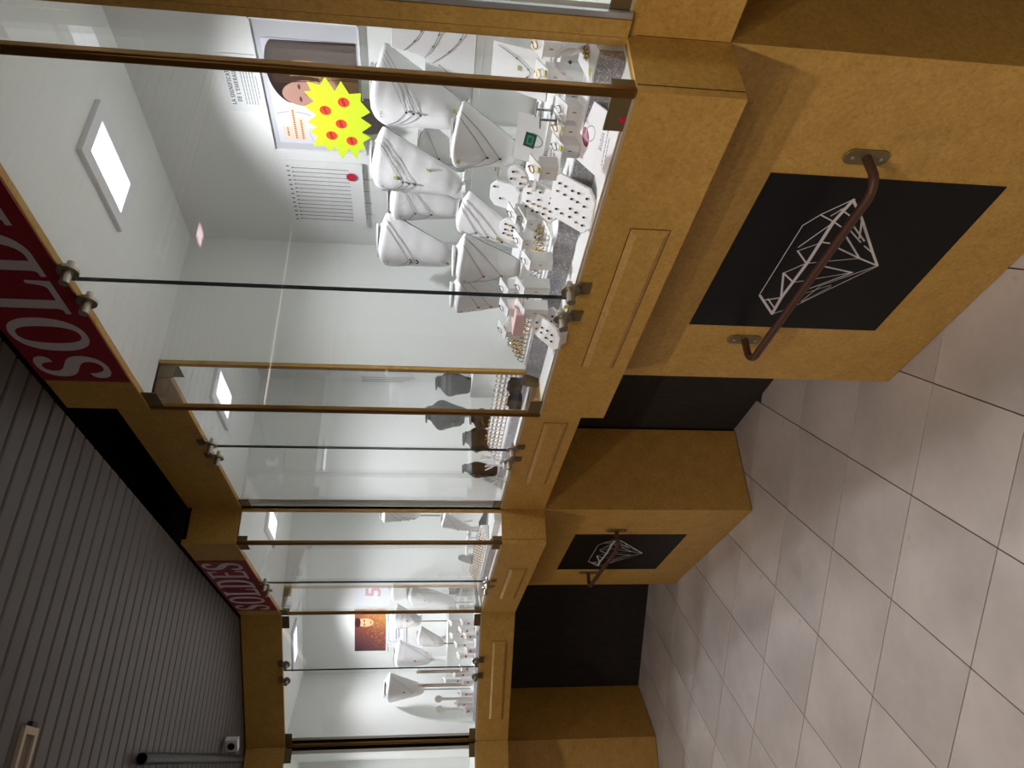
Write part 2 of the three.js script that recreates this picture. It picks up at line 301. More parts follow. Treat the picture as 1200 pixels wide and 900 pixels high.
// ---------------------------------------------------------------- sale signs
const signMat = canvasMat(1400, 368, (x, w, h) => {
  x.fillStyle = '#8f1226'; x.fillRect(0, 0, w, h); x.fillStyle = '#d9d6dc'; x.textAlign = 'center'; x.textBaseline = 'alphabetic';
  x.font = 'bold 330px serif'; const tw = x.measureText('SOLDES').width; x.save(); x.translate(w / 2, h * .85); x.scale(w * .97 / tw, 1.22); x.fillText('SOLDES', 0, 0); x.restore();
}, .45);
function saleSign(F, xl, len, label) {
  const g = thing('sale_sign', label, 'sign', 'red sale signs'); F.put(g, xl + len / 2, (yT + yF) / 2, .001);
  part('board', box(-len / 2, len / 2, -(yF - yT) / 2 + .002, (yF - yT) / 2 - .002, 0, .003), new THREE.MeshStandardMaterial({ color: 0x8f1226, roughness: .5 }), g);
  part('print', sheet(len, yF - yT - .004), signMat, g).position.z = .0035;
}
saleSign(FA, -LA / 2 + .172, .94, 'red sign reading SOLDES over the window with the portrait poster');
saleSign(FC, -LC / 2 + .13, .95, 'red sign reading SOLDES over the window with the grey rounded plaque');

// ---------------------------------------------------------------- lower cabinets with pull bars
const zoomPt = (a, b) => [800 + a / 3.46, 160 + b / 3.46];
function cabinet(F, L, label) {
  const g = thing('shopfront_cabinet', label, 'cabinet', 'wooden cabinets with diamond emblems'); F.put(g, 0, 0, -R);
  const h = L / 2;
  part('body', rbox(-h, h, .004, yL - .001, -.46, 0, .002), M.wood, g);
  const px0 = FA.onZ(902, 202, -R)[0], px1 = FA.onZ(807, 379, -R)[0], py1 = .858, py0 = .235, pw = px0 - px1, ph = py1 - py0, pcx = (px0 + px1) / 2;
  const P = ([a, b]) => { const [x, y] = FA.onZ(...zoomPt(a, b), -R); return [(x - px1) / pw * 1024, (py1 - y) / ph * 1024]; };
  if (!cabinet.mat) cabinet.mat = canvasMat(1024, 1024, (x, w, hh) => {
    x.fillStyle = '#0e0e11'; x.fillRect(0, 0, w, hh); x.strokeStyle = '#d0d0d0'; x.fillStyle = '#d0d0d0'; x.lineCap = 'round'; x.lineJoin = 'miter';
    const line = (lw, ...pts) => { x.lineWidth = lw; x.beginPath(); pts.forEach((p, i) => { const q = P(p); i ? x.lineTo(...q) : x.moveTo(...q); }); x.stroke(); };
    line(5, [312, 635], [485, 357]); line(13, [312, 640], [362, 716]); line(6, [485, 357], [560, 312], [690, 252]);
    line(17, [362, 714], [400, 648], [505, 508], [610, 342], [690, 254]);
    line(12, [690, 254], [725, 330], [770, 470], [788, 520]); line(5, [362, 716], [440, 690], [600, 612], [788, 522]); line(9, [788, 520], [715, 490]);
    line(9, [330, 660], [395, 650]); line(8, [345, 655], [370, 690]); line(11, [408, 550], [398, 648]); line(9, [408, 550], [448, 588]); line(6, [408, 550], [500, 510]);
    line(8, [500, 510], [465, 460]); line(5, [465, 460], [565, 425]); line(6, [468, 445], [602, 350]); line(8, [565, 425], [600, 430]); line(7, [560, 315], [612, 342]); line(7, [612, 342], [640, 362]); line(7, [640, 292], [690, 326]); line(6, [660, 282], [600, 318]);
    line(9, [632, 450], [715, 490]); line(9, [664, 405], [715, 490]); line(5, [715, 490], [505, 510]); line(10, [560, 520], [685, 548]); line(5, [685, 548], [448, 588]); line(7, [685, 548], [515, 612]); line(5, [788, 520], [560, 600], [480, 664]);
    line(9, [725, 340], [715, 408]); line(8, [735, 420], [670, 330]); line(6, [735, 440], [770, 470]); line(7, [720, 425], [672, 370]); line(5, [600, 605], [480, 668]); line(4, [600, 598], [470, 640]);
  }, .5);
  if (!cabinet.done) { const o = cabinet.mat; cabinet.mat = new THREE.MeshPhysicalMaterial({ map: o.map, roughness: .42, specularIntensity: .4 }); cabinet.done = true; }
  const pb = part('emblem_panel', box(px1, px0, py0, py1, 0, .003), M.dark, g); tag(pb, 'black panel with a white line drawing of a cut diamond');
  const pr = part('emblem_print', sheet(pw, ph), cabinet.mat, pb); pr.position.set(pcx, (py0 + py1) / 2, .0034);
  // pull bar
  const hx0 = FA.onZ(1020, 184, -R)[0], hx1 = FA.onZ(868, 397, -R)[0], hy = .648, z = .094;
  const hg = new THREE.Group(); hg.name = 'handle'; g.add(hg); tag(hg, 'brown metal pull bar');
  const a = hx1, b = hx0;
  part('bar', tube([[b, hy, 0], [b, hy, .03], [b, hy, .06], [b - .012, hy, .08], [b - .04, hy, z], [b - .1, hy, z], [(a + b) / 2, hy, z], [a + .1, hy, z], [a + .04, hy, z], [a + .012, hy, .08], [a, hy, .06], [a, hy, .03], [a, hy, 0]], .0115, 90, 10), M.handle, hg);
  for (const x of [a, b]) {
    const sp = new THREE.Shape(); sp.absarc(0, .035, .021, 0, Math.PI); sp.absarc(0, -.035, .021, Math.PI, 2 * Math.PI);
    const fg = new THREE.ExtrudeGeometry(sp, { depth: .004, bevelEnabled: true, bevelSize: .0012, bevelThickness: .0012, bevelSegments: 1, curveSegments: 10 });
    const f = part('flange', fg, M.bronze, hg); f.position.set(x, hy, 0);
    for (const k of [-1, 1]) part('screw', new THREE.CylinderGeometry(.005, .005, .003, 10).rotateX(Math.PI / 2), M.nickel, hg).position.set(x, hy + k * .036, .0065);
  }
  return g;
}
cabinet(FA, LA, 'wooden cabinet with diamond emblem under the window with the portrait poster');
cabinet(FC, LC, 'wooden cabinet with diamond emblem between the two dark recesses');
{ // recess and cabinet under the angled window
  const W = (px, py) => { const [x, z] = FA.onY(px, py, 0), p = FA.world(x, 0, z); return [-p.z, p.x]; };
  const a = W(760, 686), b = W(748, 803), c = W(769, 863), d = W(772, 900);
  const u = [a[0] - (b[0] - a[0]) * 1.2, a[1] - (b[1] - a[1]) * 1.2], v = [b[0] - .002, b[1] + .002];
  structure('wall_recess', prism([u, v, [v[0] + .03, v[1] + .03], [u[0] + .03, u[1] + .03]], 0, yL), M.plinth);
  const g = thing('shopfront_cabinet', 'plain wooden cabinet beyond the second dark recess, mostly cut off', 'cabinet');
  part('body', prism([c, b, [b[0] + .25, b[1] - .25], [c[0] + .7, -.9], [c[0] + .02, -.9], d], .004, yL - .001), M.wood, g);
}

// ---------------------------------------------------------------- small ceiling fittings
{
  const [x0, z0] = FA.onY(166, 889, yC - .03), [x1, z1] = FA.onY(282, 889, yC - .03);
  const a = FA.world(x0, yC - .03, z0), b = FA.world(x1, yC - .03, z1);
  const m = sh(new THREE.Mesh(tube([a.toArray(), a.clone().lerp(b, .5).toArray(), b.toArray()], .022, 8, 12), M.dark)); m.name = numbered('ceiling_pipe'); scene.add(m); tag(m, 'dark pipe running under the metal ceiling towards the far window', 'pipe');
}
{
  const g = thing('square_camera', 'small white square fitting with a dark round lens on the ceiling', 'camera'); const q = FA.onY(272, 872, yC - .05); FA.put(g, q[0], yC - .05, q[1], 0, .9);
  part('housing', rbox(-.036, .036, -.036, .036, -.02, .02, .004), M.lampWhite, g); part('lens', new THREE.CylinderGeometry(.02, .02, .008, 20).rotateX(Math.PI / 2).translate(0, 0, .022), M.dark, g); part('stem', box(-.008, .008, .036, .05, -.008, .008), M.lampWhite, g);
}
//==ITEMS==
// ---------------------------------------------------------------- tiers and risers inside the windows
const yUp = 1.572, yLow = 1.402, yStep = 1.345;
function profileStep(F, x0, x1, pts, name, mat, label, cat) {      // long step with a given section in (z,y)
  const g = new THREE.ExtrudeGeometry(new THREE.Shape(pts.map(q => new THREE.Vector2(q[0], q[1]))), { depth: x1 - x0, bevelEnabled: false });
  g.rotateY(-Math.PI / 2); g.translate(x1, 0, 0);                 // (z,y,d) -> (x1-d, y, z)
  uvm(g); const m = sh(new THREE.Mesh(g, mat)); m.name = numbered(name); scene.add(m); F.put(m, 0, 0, 0); return tag(m, label, cat);
}
{
  const u = thing('display_riser', 'tall white riser carrying the large busts below the portrait poster', 'riser'); FA.put(u, 0, 0, 0);
  const a = -.30, b = LA / 2 - .05, z = -.50;
  part('body', box(a + .004, b - .004, yS, yUp - .018, -.69, z - .012), M.white, u);
  part('top', rbox(a, b, yUp - .018, yUp, -.695, z + .004, .002), M.white, u);
  for (const [p, q] of [[a, a + .03], [.10, .125], [b - .03, b]]) part('upright', box(p, q, yS, yUp - .018, z - .012, z), M.white, u);
  profileStep(FA, -LA / 2 + .03, LA / 2 - .03, [[-.488, yS], [-.26, yS], [-.26, yLow], [-.488, yLow]], 'display_step', M.white, 'middle white step carrying the smaller busts and the ring cubes', 'display step');
  profileStep(FA, -LA / 2 + .03, LA / 2 - .03, [[-.259, yS], [-.165, yS], [-.165, yStep], [-.259, yStep]], 'display_step', M.white, 'low white step behind the glittering strip', 'display step');
  profileStep(FA, -LA / 2 + .03, LA / 2 - .03, [[-.1645, yS], [-.132, yS], [-.150, yStep + .001], [-.1645, yStep + .001]], 'glitter_strip', M.glitter, 'silver glitter strip along the low step behind the glass', 'strip');
  profileStep(FB, -LB / 2 + .05, LB / 2 - .05, [[-.40, yS], [-.12, yS], [-.12, yS + .028], [-.40, yS + .028]], 'display_step', M.white, 'low white step under the dark grey busts', 'display step');
  profileStep(FB, -LB / 2 + .05, LB / 2 - .05, [[-.119, yS], [-.085, yS], [-.10, yS + .03], [-.119, yS + .03]], 'glitter_strip', M.glitter, 'silver glitter strip in front of the dark grey busts', 'strip');
  profileStep(FB, -.25, LB / 2 - .1, [[-.66, yS], [-.41, yS], [-.41, 1.47], [-.66, 1.47]], 'display_riser', M.white, 'white riser behind the dark grey busts', 'riser');
  profileStep(FC, -LC / 2 + .05, LC / 2 - .05, [[-.40, yS], [-.13, yS], [-.13, yS + .03], [-.40, yS + .03]], 'display_step', M.white, 'low white step under the grey rounded plaque', 'display step');
  profileStep(FC, -LC / 2 + .1, LC / 2 - .3, [[-.129, yS], [-.075, yS], [-.09, yS + .03], [-.129, yS + .03]], 'glitter_strip', M.glitter, 'silver glitter strip in front of the grey rounded plaque', 'strip');
  profileStep(FC, -.1, LC / 2 - .06, [[-.66, yS], [-.41, yS], [-.41, 1.50], [-.66, 1.50]], 'display_riser', M.white, 'white riser behind the grey rounded plaque', 'riser');
  profileStep(FD, -LD / 2 + .08, LD / 2 - .1, [[-.40, yS], [-.11, yS], [-.11, yS + .02], [-.40, yS + .02]], 'display_step', M.white, 'low white step carrying the cubes with red dots', 'display step');
  profileStep(FD, -LD / 2 + .1, LD / 2 - .2, [[-.109, yS], [-.06, yS], [-.075, yS + .021], [-.109, yS + .021]], 'glitter_strip', M.glitter, 'silver glitter strip in front of the cubes with red dots', 'strip');
  profileStep(FD, -LD / 2 + .2, LD / 2 - .12, [[-.69, yS], [-.41, yS], [-.41, 1.49], [-.69, 1.49]], 'display_riser', M.white, 'white riser under the busts below the orange glitter poster', 'riser');
}
// ---------------------------------------------------------------- necklace busts and their chains
const WP = [[0, .05], [.025, .2], [.07, .32], [.18, .45], [.35, .58], [.55, .73], [.75, .89], [.88, 1], [.905, .95], [.93, .8], [.955, .62], [.98, .5], [1, .46]];
const WP2 = [[0, .55], [.03, .6], [.2, .68], [.4, .83], [.54, .97], [.62, 1], [.7, .94], [.79, .74], [.86, .53], [.92, .44], [1, .42]];
let WPc = WP;                                                        // profile in use
const wAt = v => { const WP = WPc; for (let i = 1; i < WP.length; i++) if (v <= WP[i][0]) { const [a, p] = WP[i - 1], [b, q] = WP[i], k = (v - a) / (b - a); return p + (q - p) * (k * k * (3 - 2 * k) * .4 + k * .6); } return WP[WP.length - 1][1]; };
const zAt = (u, v, w) => w * .62 * wAt(v) * Math.cos(u * Math.PI / 2) * (v < .1 ? .5 + 5 * v : 1);
function bustGeo(hw, h) {
  const nu = 14, nv = 26, P = [], I = [];
  for (const back of [0, 1]) for (let j = 0; j <= nv; j++) for (let i = 0; i <= nu; i++) {
    const u = -1 + 2 * i / nu, v = Math.pow(j / nv, .9), z = zAt(u, v, hw); P.push(u * wAt(v) * hw, v * h, back ? z * .75 - .006 : z);
  }
  const N = (nu + 1) * (nv + 1), id = (b, i, j) => b * N + j * (nu + 1) + i;
  for (let j = 0; j < nv; j++) for (let i = 0; i < nu; i++) { I.push(id(0, i, j), id(0, i + 1, j), id(0, i + 1, j + 1), id(0, i, j), id(0, i + 1, j + 1), id(0, i, j + 1)); I.push(id(1, i, j), id(1, i + 1, j + 1), id(1, i + 1, j), id(1, i, j), id(1, i, j + 1), id(1, i + 1, j + 1)); }
  for (let j = 0; j < nv; j++) for (const i of [0, nu]) { const a = id(0, i, j), b = id(0, i, j + 1), c = id(1, i, j), d = id(1, i, j + 1); i ? I.push(a, c, b, b, c, d) : I.push(a, b, c, b, d, c); }
  const g = new THREE.BufferGeometry(); g.setAttribute('position', new THREE.Float32BufferAttribute(P, 3)); g.setIndex(I); g.computeVertexNormals();
  const uv = []; for (let i = 0; i < P.length; i += 3) uv.push(P[i], P[i + 1]); g.setAttribute('uv', new THREE.Float32BufferAttribute(uv, 2)); return g;
}
function chainOn(hw, h, vTop, vBot, spread, wig = 0) {             // V-shaped chain lying on the bust
  const pts = [], n = 18;
  for (let i = 0; i <= n; i++) { const k = -1 + 2 * i / n, a = Math.abs(k), v = vBot + (vTop - vBot) * Math.pow(a, 1.12), u = Math.sign(k) * Math.min(.97, spread * Math.pow(a, .85) / Math.max(.3, wAt(v))); pts.push([u * wAt(v) * hw, v * h, zAt(u, v, hw) + .0018]); }
  return tube(pts, .00065, 36, 4);
}
function bust(F, base, neck, z, hw, o) {
  WPc = o.prof || WP;
  const [x, y] = F.onZ(...base, z), [zn, yn] = F.onX(...neck, x);
  const lean = o.lean !== undefined ? o.lean : Math.max(.1, Math.min(.6, Math.atan2(z - zn, yn - y))), h = Math.hypot(yn - y, Math.min(.12, Math.max(0, z - zn))), y0 = o.floor !== undefined ? Math.max(o.floor, y) : y;
  const g = thing('necklace_bust', o.label, 'bust', o.group); F.put(g, x, y, z, -lean, o.ry || 0);
  const mat = o.mat || M.leather;
  part('body', bustGeo(hw, h), mat, g);
  const cap = new THREE.CylinderGeometry(1, 1, 1, 22); cap.scale(hw * (o.prof ? .41 : .52), .006, hw * (o.prof ? .26 : .34)); cap.rotateX(lean * .6 + .12); cap.translate(0, h + .002, hw * .12); part('neck_cap', cap, mat, g);
  const sx = lean, leg = box(-.012, .012, -h * .62, 0, -.006, 0); leg.rotateX(lean + .12); leg.translate(0, h * .62, .01); part('easel_leg', leg, mat, g);
  if (o.floor !== undefined && y - o.floor > .006) { const tall = y - o.floor > .12, p = new THREE.CylinderGeometry(tall ? .004 : .014, tall ? .004 : .018, y - o.floor, 14); p.translate(0, -(y - o.floor) / 2 + .004, 0); p.rotateX(lean); part('stand', p, tall ? M.silver : mat, g); }
  for (const [u, v] of (o.tags || [])) { const q = part('price_sticker', box(-.0055, .0055, -.0055, .0055, 0, .0008), M.tagGold, g); q.position.set(u * wAt(v) * hw, v * h, zAt(u, v, hw) + .0015); }
  for (const [u, v] of (o.dots || [])) { const q = part('red_sticker', new THREE.CylinderGeometry(.006, .006, .001, 14).rotateX(Math.PI / 2), M.redDot, g); q.position.set(u * wAt(v) * hw, v * h, zAt(u, v, hw) + .002); }
  if (o.ink) { const q = part('price_print', mergeGeometries([-.008, 0, .008].slice(0, o.ink).map(d => box(d - .0008, d + .0008, -.004, .004, 0, .0006))), M.ink, g); q.position.set(-.2 * hw, .80 * h, zAt(-.2, .8, hw) + .0012); }
  for (const [vt, vb, sp, kind] of (o.chains || [])) {
    const n = thing('necklace', o.chainLabel, 'necklace', o.chainGroup); n.position.copy(g.position); n.rotation.copy(g.rotation);
    part('chain', chainOn(hw, h, vt, vb, sp), kind === 'g' ? M.gold : M.chain, n);
    const pd = kind === 'r' ? new THREE.TorusGeometry(.008, .002, 5, 10, Math.PI).rotateZ(Math.PI) : new THREE.OctahedronGeometry(.0042, 0); pd.translate(0, vb * h - .004, zAt(0, vb, hw) + .003); part('pendant', pd, kind === 'g' ? M.gold : M.gem, n);
  }
  return { g, x, y, h };
}
{
  const big = { floor: yUp, group: 'large white busts in the window with the yellow star', chainGroup: 'necklaces on the large white busts', chainLabel: 'fine chain necklace with a small dark pendant on a large white bust' };
  const L = 'large white necklace bust leaning back below the portrait poster';
  bust(FA, [545, 138], [441, 98], -.47, .132, { ...big, label: 'widest white necklace bust with three chains below the portrait poster', tags: [[.55, .08]], ink: 3, chains: [[.86, .55, .8], [.86, .48, .86], [.86, .41, .92]] });
  bust(FA, [542, 219], [439, 184], -.45, .122, { ...big, label: 'white necklace bust with three chains and two gold stickers below the yellow star', tags: [[.1, .66], [.62, .35]], ink: 1, chains: [[.88, .60, .7], [.88, .53, .76], [.88, .47, .84]] });
  bust(FA, [545, 248], [456, 230], -.50, .1, { ...big, label: 'white necklace bust with two chains between two larger busts', ink: 2, chains: [[.8, .62, .7], [.75, .42, .8]] });
  bust(FA, [533, 304], [446, 278], -.45, .13, { ...big, floor: yLow, label: 'white necklace bust with two curved gem necklaces beside the chain card', tags: [[-.1, .07]], ink: 2, chains: [[.88, .54, .78, 'r'], [.9, .46, .9, 'r']] });
  bust(FA, [548, 190], [494, 165], -.52, .08, { ...big, label: 'small white necklace bust half hidden between larger busts', ink: 2, chains: [[.85, .5, .8]] });
  const low = { floor: yLow, group: 'smaller white busts on the middle step', chainGroup: 'necklaces on the smaller white busts', chainLabel: 'thin V-shaped chain necklace on a smaller white bust' };
  bust(FA, [606, 181], [532, 158], -.34, .112, { ...low, label: 'smaller white bust with a gold sticker behind the emerald card', tags: [[-.25, .8]], ink: 1, chains: [[.88, .4, .75], [.88, .22, .85]] });
  bust(FA, [612, 286], [539, 242], -.30, .092, { ...low, label: 'narrow white bust with three chains and two gold stickers', tags: [[-.3, .8], [.1, .3]], chains: [[.9, .62, .6], [.9, .45, .7], [.88, .25, .8]] });
  bust(FA, [612, 316], [533, 302], -.30, .112, { ...low, label: 'smaller white bust with two V-shaped chains above the jewelled rings', ink: 2, chains: [[.88, .55, .8], [.88, .3, .95]] });
  bust(FA, [600, 352], [530, 342], -.30, .1, { ...low, label: 'smaller white bust with two V-shaped chains by the dark glass joint', ink: 2, chains: [[.88, .55, .8], [.86, .35, .92]] });
}
// flat necklace boards
const stoneGeo = new THREE.OctahedronGeometry(.003, 0);
function board(F, base, top, z, wB, wT, o) {
  const [x, y] = F.onZ(...base, z), [zn, yn] = F.onX(...top, x); const y0 = o.y0 !== undefined ? o.y0 : y;
  const h = o.h || Math.hypot(yn - y0, z - zn), lean = o.lean || .3;
  const g = thing('necklace_board', o.label, 'display board', o.group); F.put(g, x, y0, z, -lean, o.ry || 0);
  const sp = new THREE.Shape(); sp.moveTo(-wB / 2, 0); sp.lineTo(wB / 2, 0); sp.bezierCurveTo(wB / 2 * .98, h * .4, wT / 2 * 1.02, h * .5, wT / 2, h); sp.lineTo(-wT / 2, h); sp.bezierCurveTo(-wT / 2 * 1.02, h * .5, -wB / 2 * .98, h * .4, -wB / 2, 0);
  part('board', uvm(new THREE.ExtrudeGeometry(sp, { depth: .005, bevelEnabled: true, bevelSize: .001, bevelThickness: .001, bevelSegments: 1 })), M.leather, g);
  const leg = box(-.012, .012, -h * .6, 0, -.006, 0); leg.rotateX(lean + .25); leg.translate(0, h * .6, -.001); part('easel_leg', leg, M.leather, g);
  for (const [a, b] of (o.tags || [])) part('price_sticker', box(-.0055, .0055, -.0055, .0055, 0, .0008), M.tagGold, g).position.set(a * wB / 2, b * h, .0065);
  for (const [vt, vb, sp2] of (o.chains || [])) {
    const n = thing('necklace', 'fine chain with tiny dark stones on a flat white board', 'necklace', 'necklaces on the flat boards'); n.position.copy(g.position); n.rotation.copy(g.rotation);
    const pts = []; for (let i = 0; i <= 10; i++) { const k = -1 + i / 5, a = Math.abs(k); pts.push([k * sp2 * (wB * .45), (vb + (vt - vb) * Math.pow(a, 1.6)) * h, .0085]); }
    part('chain', tube(pts, .0008, 28, 4), M.chain, n);
    for (let i = 2; i < 9; i += 2) part('stone', stoneGeo, M.gem, n).position.set(pts[i][0], pts[i][1], .009);
  }
}
board(FA, [556, 38], [455, 30], -.50, .24, .15, { y0: yUp + .001, h: .21, lean: .15, label: 'flared white board with three stone-set chains next to the wooden stile', tags: [[.25, .9]], chains: [[.85, .62, .7], [.6, .42, .8], [.5, .15, .9]] });
board(FA, [553, 92], [492, 88], -.52, .12, .12, { y0: yUp + .001, h: .125, lean: .2, label: 'plain white rectangular board behind the brass post', tags: [[.1, .15]], chains: [[.95, .5, .8]] });
board(FA, [648, 92], [581, 80], -.36, .11, .10, { y0: yLow + .001, h: .15, lean: .55, ry: .25, label: 'white slanted board with a ring and a gold sticker on the middle step', tags: [[.1, .5]], chains: [[.9, .3, .9]] });

// ---------------------------------------------------------------- rings and ring cubes
const ringGeo = (() => { const a = new THREE.TorusGeometry(.0085, .0014, 5, 14), b = new THREE.OctahedronGeometry(.0036, 0); b.translate(0, .011, 0); b.deleteAttribute('uv'); a.deleteAttribute('uv'); const ai = a.toNonIndexed(); return mergeGeometries([ai, b]); })();
function ring(pos, ry, rx, mat, label, group) { const m = sh(new THREE.Mesh(ringGeo, mat)); m.name = numbered('ring'); scene.add(m); m.position.copy(pos); m.rotation.order = 'YXZ'; m.rotation.set(rx, ry, 0); return tag(m, label, 'ring', group); }
const cubeCap = (w, h) => { const g = new THREE.ExtrudeGeometry(new THREE.Shape([[-w / 2, 0], [w / 2, 0], [w / 2, .004], [-w / 2, .016]].map(q => new THREE.Vector2(...q))), { depth: w, bevelEnabled: false }); g.rotateY(Math.PI / 2); g.translate(-w / 2, h, 0); return uvm(g); };
function ringCube(F, px, py, yTop, yBase, w, o) {
  const [x, z] = F.onY(px, py, yTop), h = yTop - yBase;
  const g = thing('ring_cube', o.label, 'ring stand', o.group); F.put(g, x, yBase + .0005, z, 0, o.ry || 0);
  part('block', rbox(-w / 2, w / 2, 0, h - .002, -w / 2, w / 2, .0015), o.mat || M.paper, g);
  const c = part('sloping_top', box(-w / 2 - .002, w / 2 + .002, -.0015, .0015, -w / 2 - .006, w / 2 + .006), M.paper, g); c.position.y = h + .006; c.rotation.x = .45;
  if (o.dot) part('red_sticker', new THREE.CylinderGeometry(.0065, .0065, .001, 14).rotateX(Math.PI / 2), M.redDot, g).position.set(0, h * .55, w / 2 + .001);
  else part('price_print', box(-.001, .001, -.004, .004, 0, .0008), M.ink, g).position.set(.002, h * .5, w / 2 + .0002);
  if (o.yellow) part('price_sticker', box(-.007, .007, -.0005, .0005, -.005, .005), M.tagYellow, g).position.set(.008, h + .001, w / 2);
  ring(F.world(x, yBase + h + .013, z + .004), F.th + (o.ry || 0), -1.0, o.gold ? M.gold : M.silver, o.ringLabel, o.ringGroup);
}
{
  const o = { label: 'white ring cube on the steps behind the glitter strip', group: 'white ring cubes in the window with the yellow star', ringLabel: 'small jewelled ring lying on a white ring cube', ringGroup: 'rings on the white cubes' };
  const lo = 1.445, lm = 1.388;
  for (const [px, py, yt, yb, k] of [[634, 52, lo, yLow, 1], [638, 86, lo, yLow, 3], [660, 108, lm, yStep, 0], [661, 127, lm, yStep, 0], [657, 149, lm, yStep, 3], [656, 171, lm, yStep, 2], [630, 197, lo, yLow, 3], [584, 196, 1.478, yLow, 1],
    [615, 256, lo - .01, yLow, 0], [610, 281, lo - .01, yLow, 0], [619, 305, 1.41, yStep, 0], [593, 337, lo + .01, yLow, 0], [612, 336, 1.42, yStep, 0], [593, 360, lo + .01, yLow, 0], [612, 361, 1.415, yStep, 0], [591, 386, lo + .005, yLow, 0], [603, 250, 1.46, yLow, 0]])
    ringCube(FA, px, py, yt, yb, .036, { ...o, gold: k & 1, yellow: k & 2, ry: -.15 + .3 * rnd() });
}
const studGeo = new THREE.OctahedronGeometry(.0042, 0);
function studBoard(F, px, py, y, shape, rx, ry, spots, o) {        // tilted board with stud earrings
  const [x, z] = F.onY(px, py, y); const g = thing('earring_board', o.label, 'earring board', o.group); F.put(g, x, y, z, rx, ry);
  const e = new THREE.ExtrudeGeometry(shape, { depth: .006, bevelEnabled: true, bevelSize: .0015, bevelThickness: .0015, bevelSegments: 1 }); part('board', uvm(e), M.paper, g);
  const foot = box(-.02, .02, -.05, -.044, -.03, .004); part('foot', foot, M.paper, g);
  g.updateMatrixWorld(true);
  for (const [a, b, k] of spots) { const m = sh(new THREE.Mesh(studGeo, k ? M.gold : M.gem)); m.name = numbered('stud_earring'); scene.add(m); m.position.copy(g.localToWorld(new THREE.Vector3(a, b, .0105))); m.rotation.set(rx, ry + F.th, 0); tag(m, o.studLabel, 'earring', o.studGroup); }
}
const hex = (w, h, c) => new THREE.Shape([[-w + c, -h], [w - c, -h], [w, -h + c], [w, h - c], [w - c, h], [-w + c, h], [-w, h - c], [-w, -h + c]].map(q => new THREE.Vector2(...q)));
const disc = r => { const s = new THREE.Shape(); s.absarc(0, 0, r, 0, Math.PI * 2); return s; };
{
  const grid = (nx, ny, w, h, f = 1) => { const a = []; for (let i = 0; i < nx; i++) for (let j = 0; j < ny; j++) if (rnd() < f) a.push([-w + 2 * w * (i + .5) / nx + (rnd() - .5) * .006, -h + 2 * h * (j + .5) / ny + (rnd() - .5) * .006, rnd() < .15]); return a; };
  studBoard(FA, 672, 238, 1.336, hex(.055, .07, .022), -.95, .35, grid(4, 5, .046, .058, .85), { label: 'white eight-sided earring board leaning on the glitter strip', studLabel: 'dark stud earring on the eight-sided board by the glitter strip', studGroup: 'studs on the front board' });
  studBoard(FA, 634, 236, 1.40, hex(.042, .055, .017), -.8, .35, grid(4, 5, .036, .046, .85), { label: 'white eight-sided earring board behind the one on the glitter strip', studLabel: 'dark stud earring on the rear eight-sided board', studGroup: 'studs on the rear board' });
  studBoard(FA, 608, 206, 1.46, disc(.028), -.6, .1, [[-.01, .015, 0], [.012, .012, 0], [-.012, -.012, 0], [.008, -.014, 1]], { label: 'round white earring disc beside the emerald card', studLabel: 'stud earring on the round disc beside the emerald card', studGroup: 'studs on the round disc' });
  studBoard(FA, 592, 228, 1.47, hex(.036, .042, .016), -.5, .3, [[.02, .03, 0], [-.01, .01, 0]], { label: 'empty-looking white board with two studs above the earring boards', studLabel: 'stud earring on the nearly empty white board', studGroup: 'studs on the nearly empty board' });
  studBoard(FA, 641, 388, 1.345, hex(.035, .06, .018), -1.0, .3, grid(2, 4, .02, .045, 1), { label: 'small white board with paired studs near the lower glass clamps', studLabel: 'tiny stud earring on the small board near the clamps', studGroup: 'studs near the clamps' });
  studBoard(FA, 655, 378, 1.308, hex(.03, .05, .016), -1.1, .3, grid(2, 3, .02, .035, 1), { label: 'lowest small white stud board right behind the lower glass clamps', studLabel: 'tiny stud earring right behind the clamps', studGroup: 'studs behind the clamps' });
  studBoard(FA, 598, 268, 1.455, disc(.03), -.6, .3, grid(3, 3, .02, .02, .8), { label: 'round white disc with gold studs between two busts', studLabel: 'stud earring on the disc between two busts', studGroup: 'studs on the disc between busts' });
}
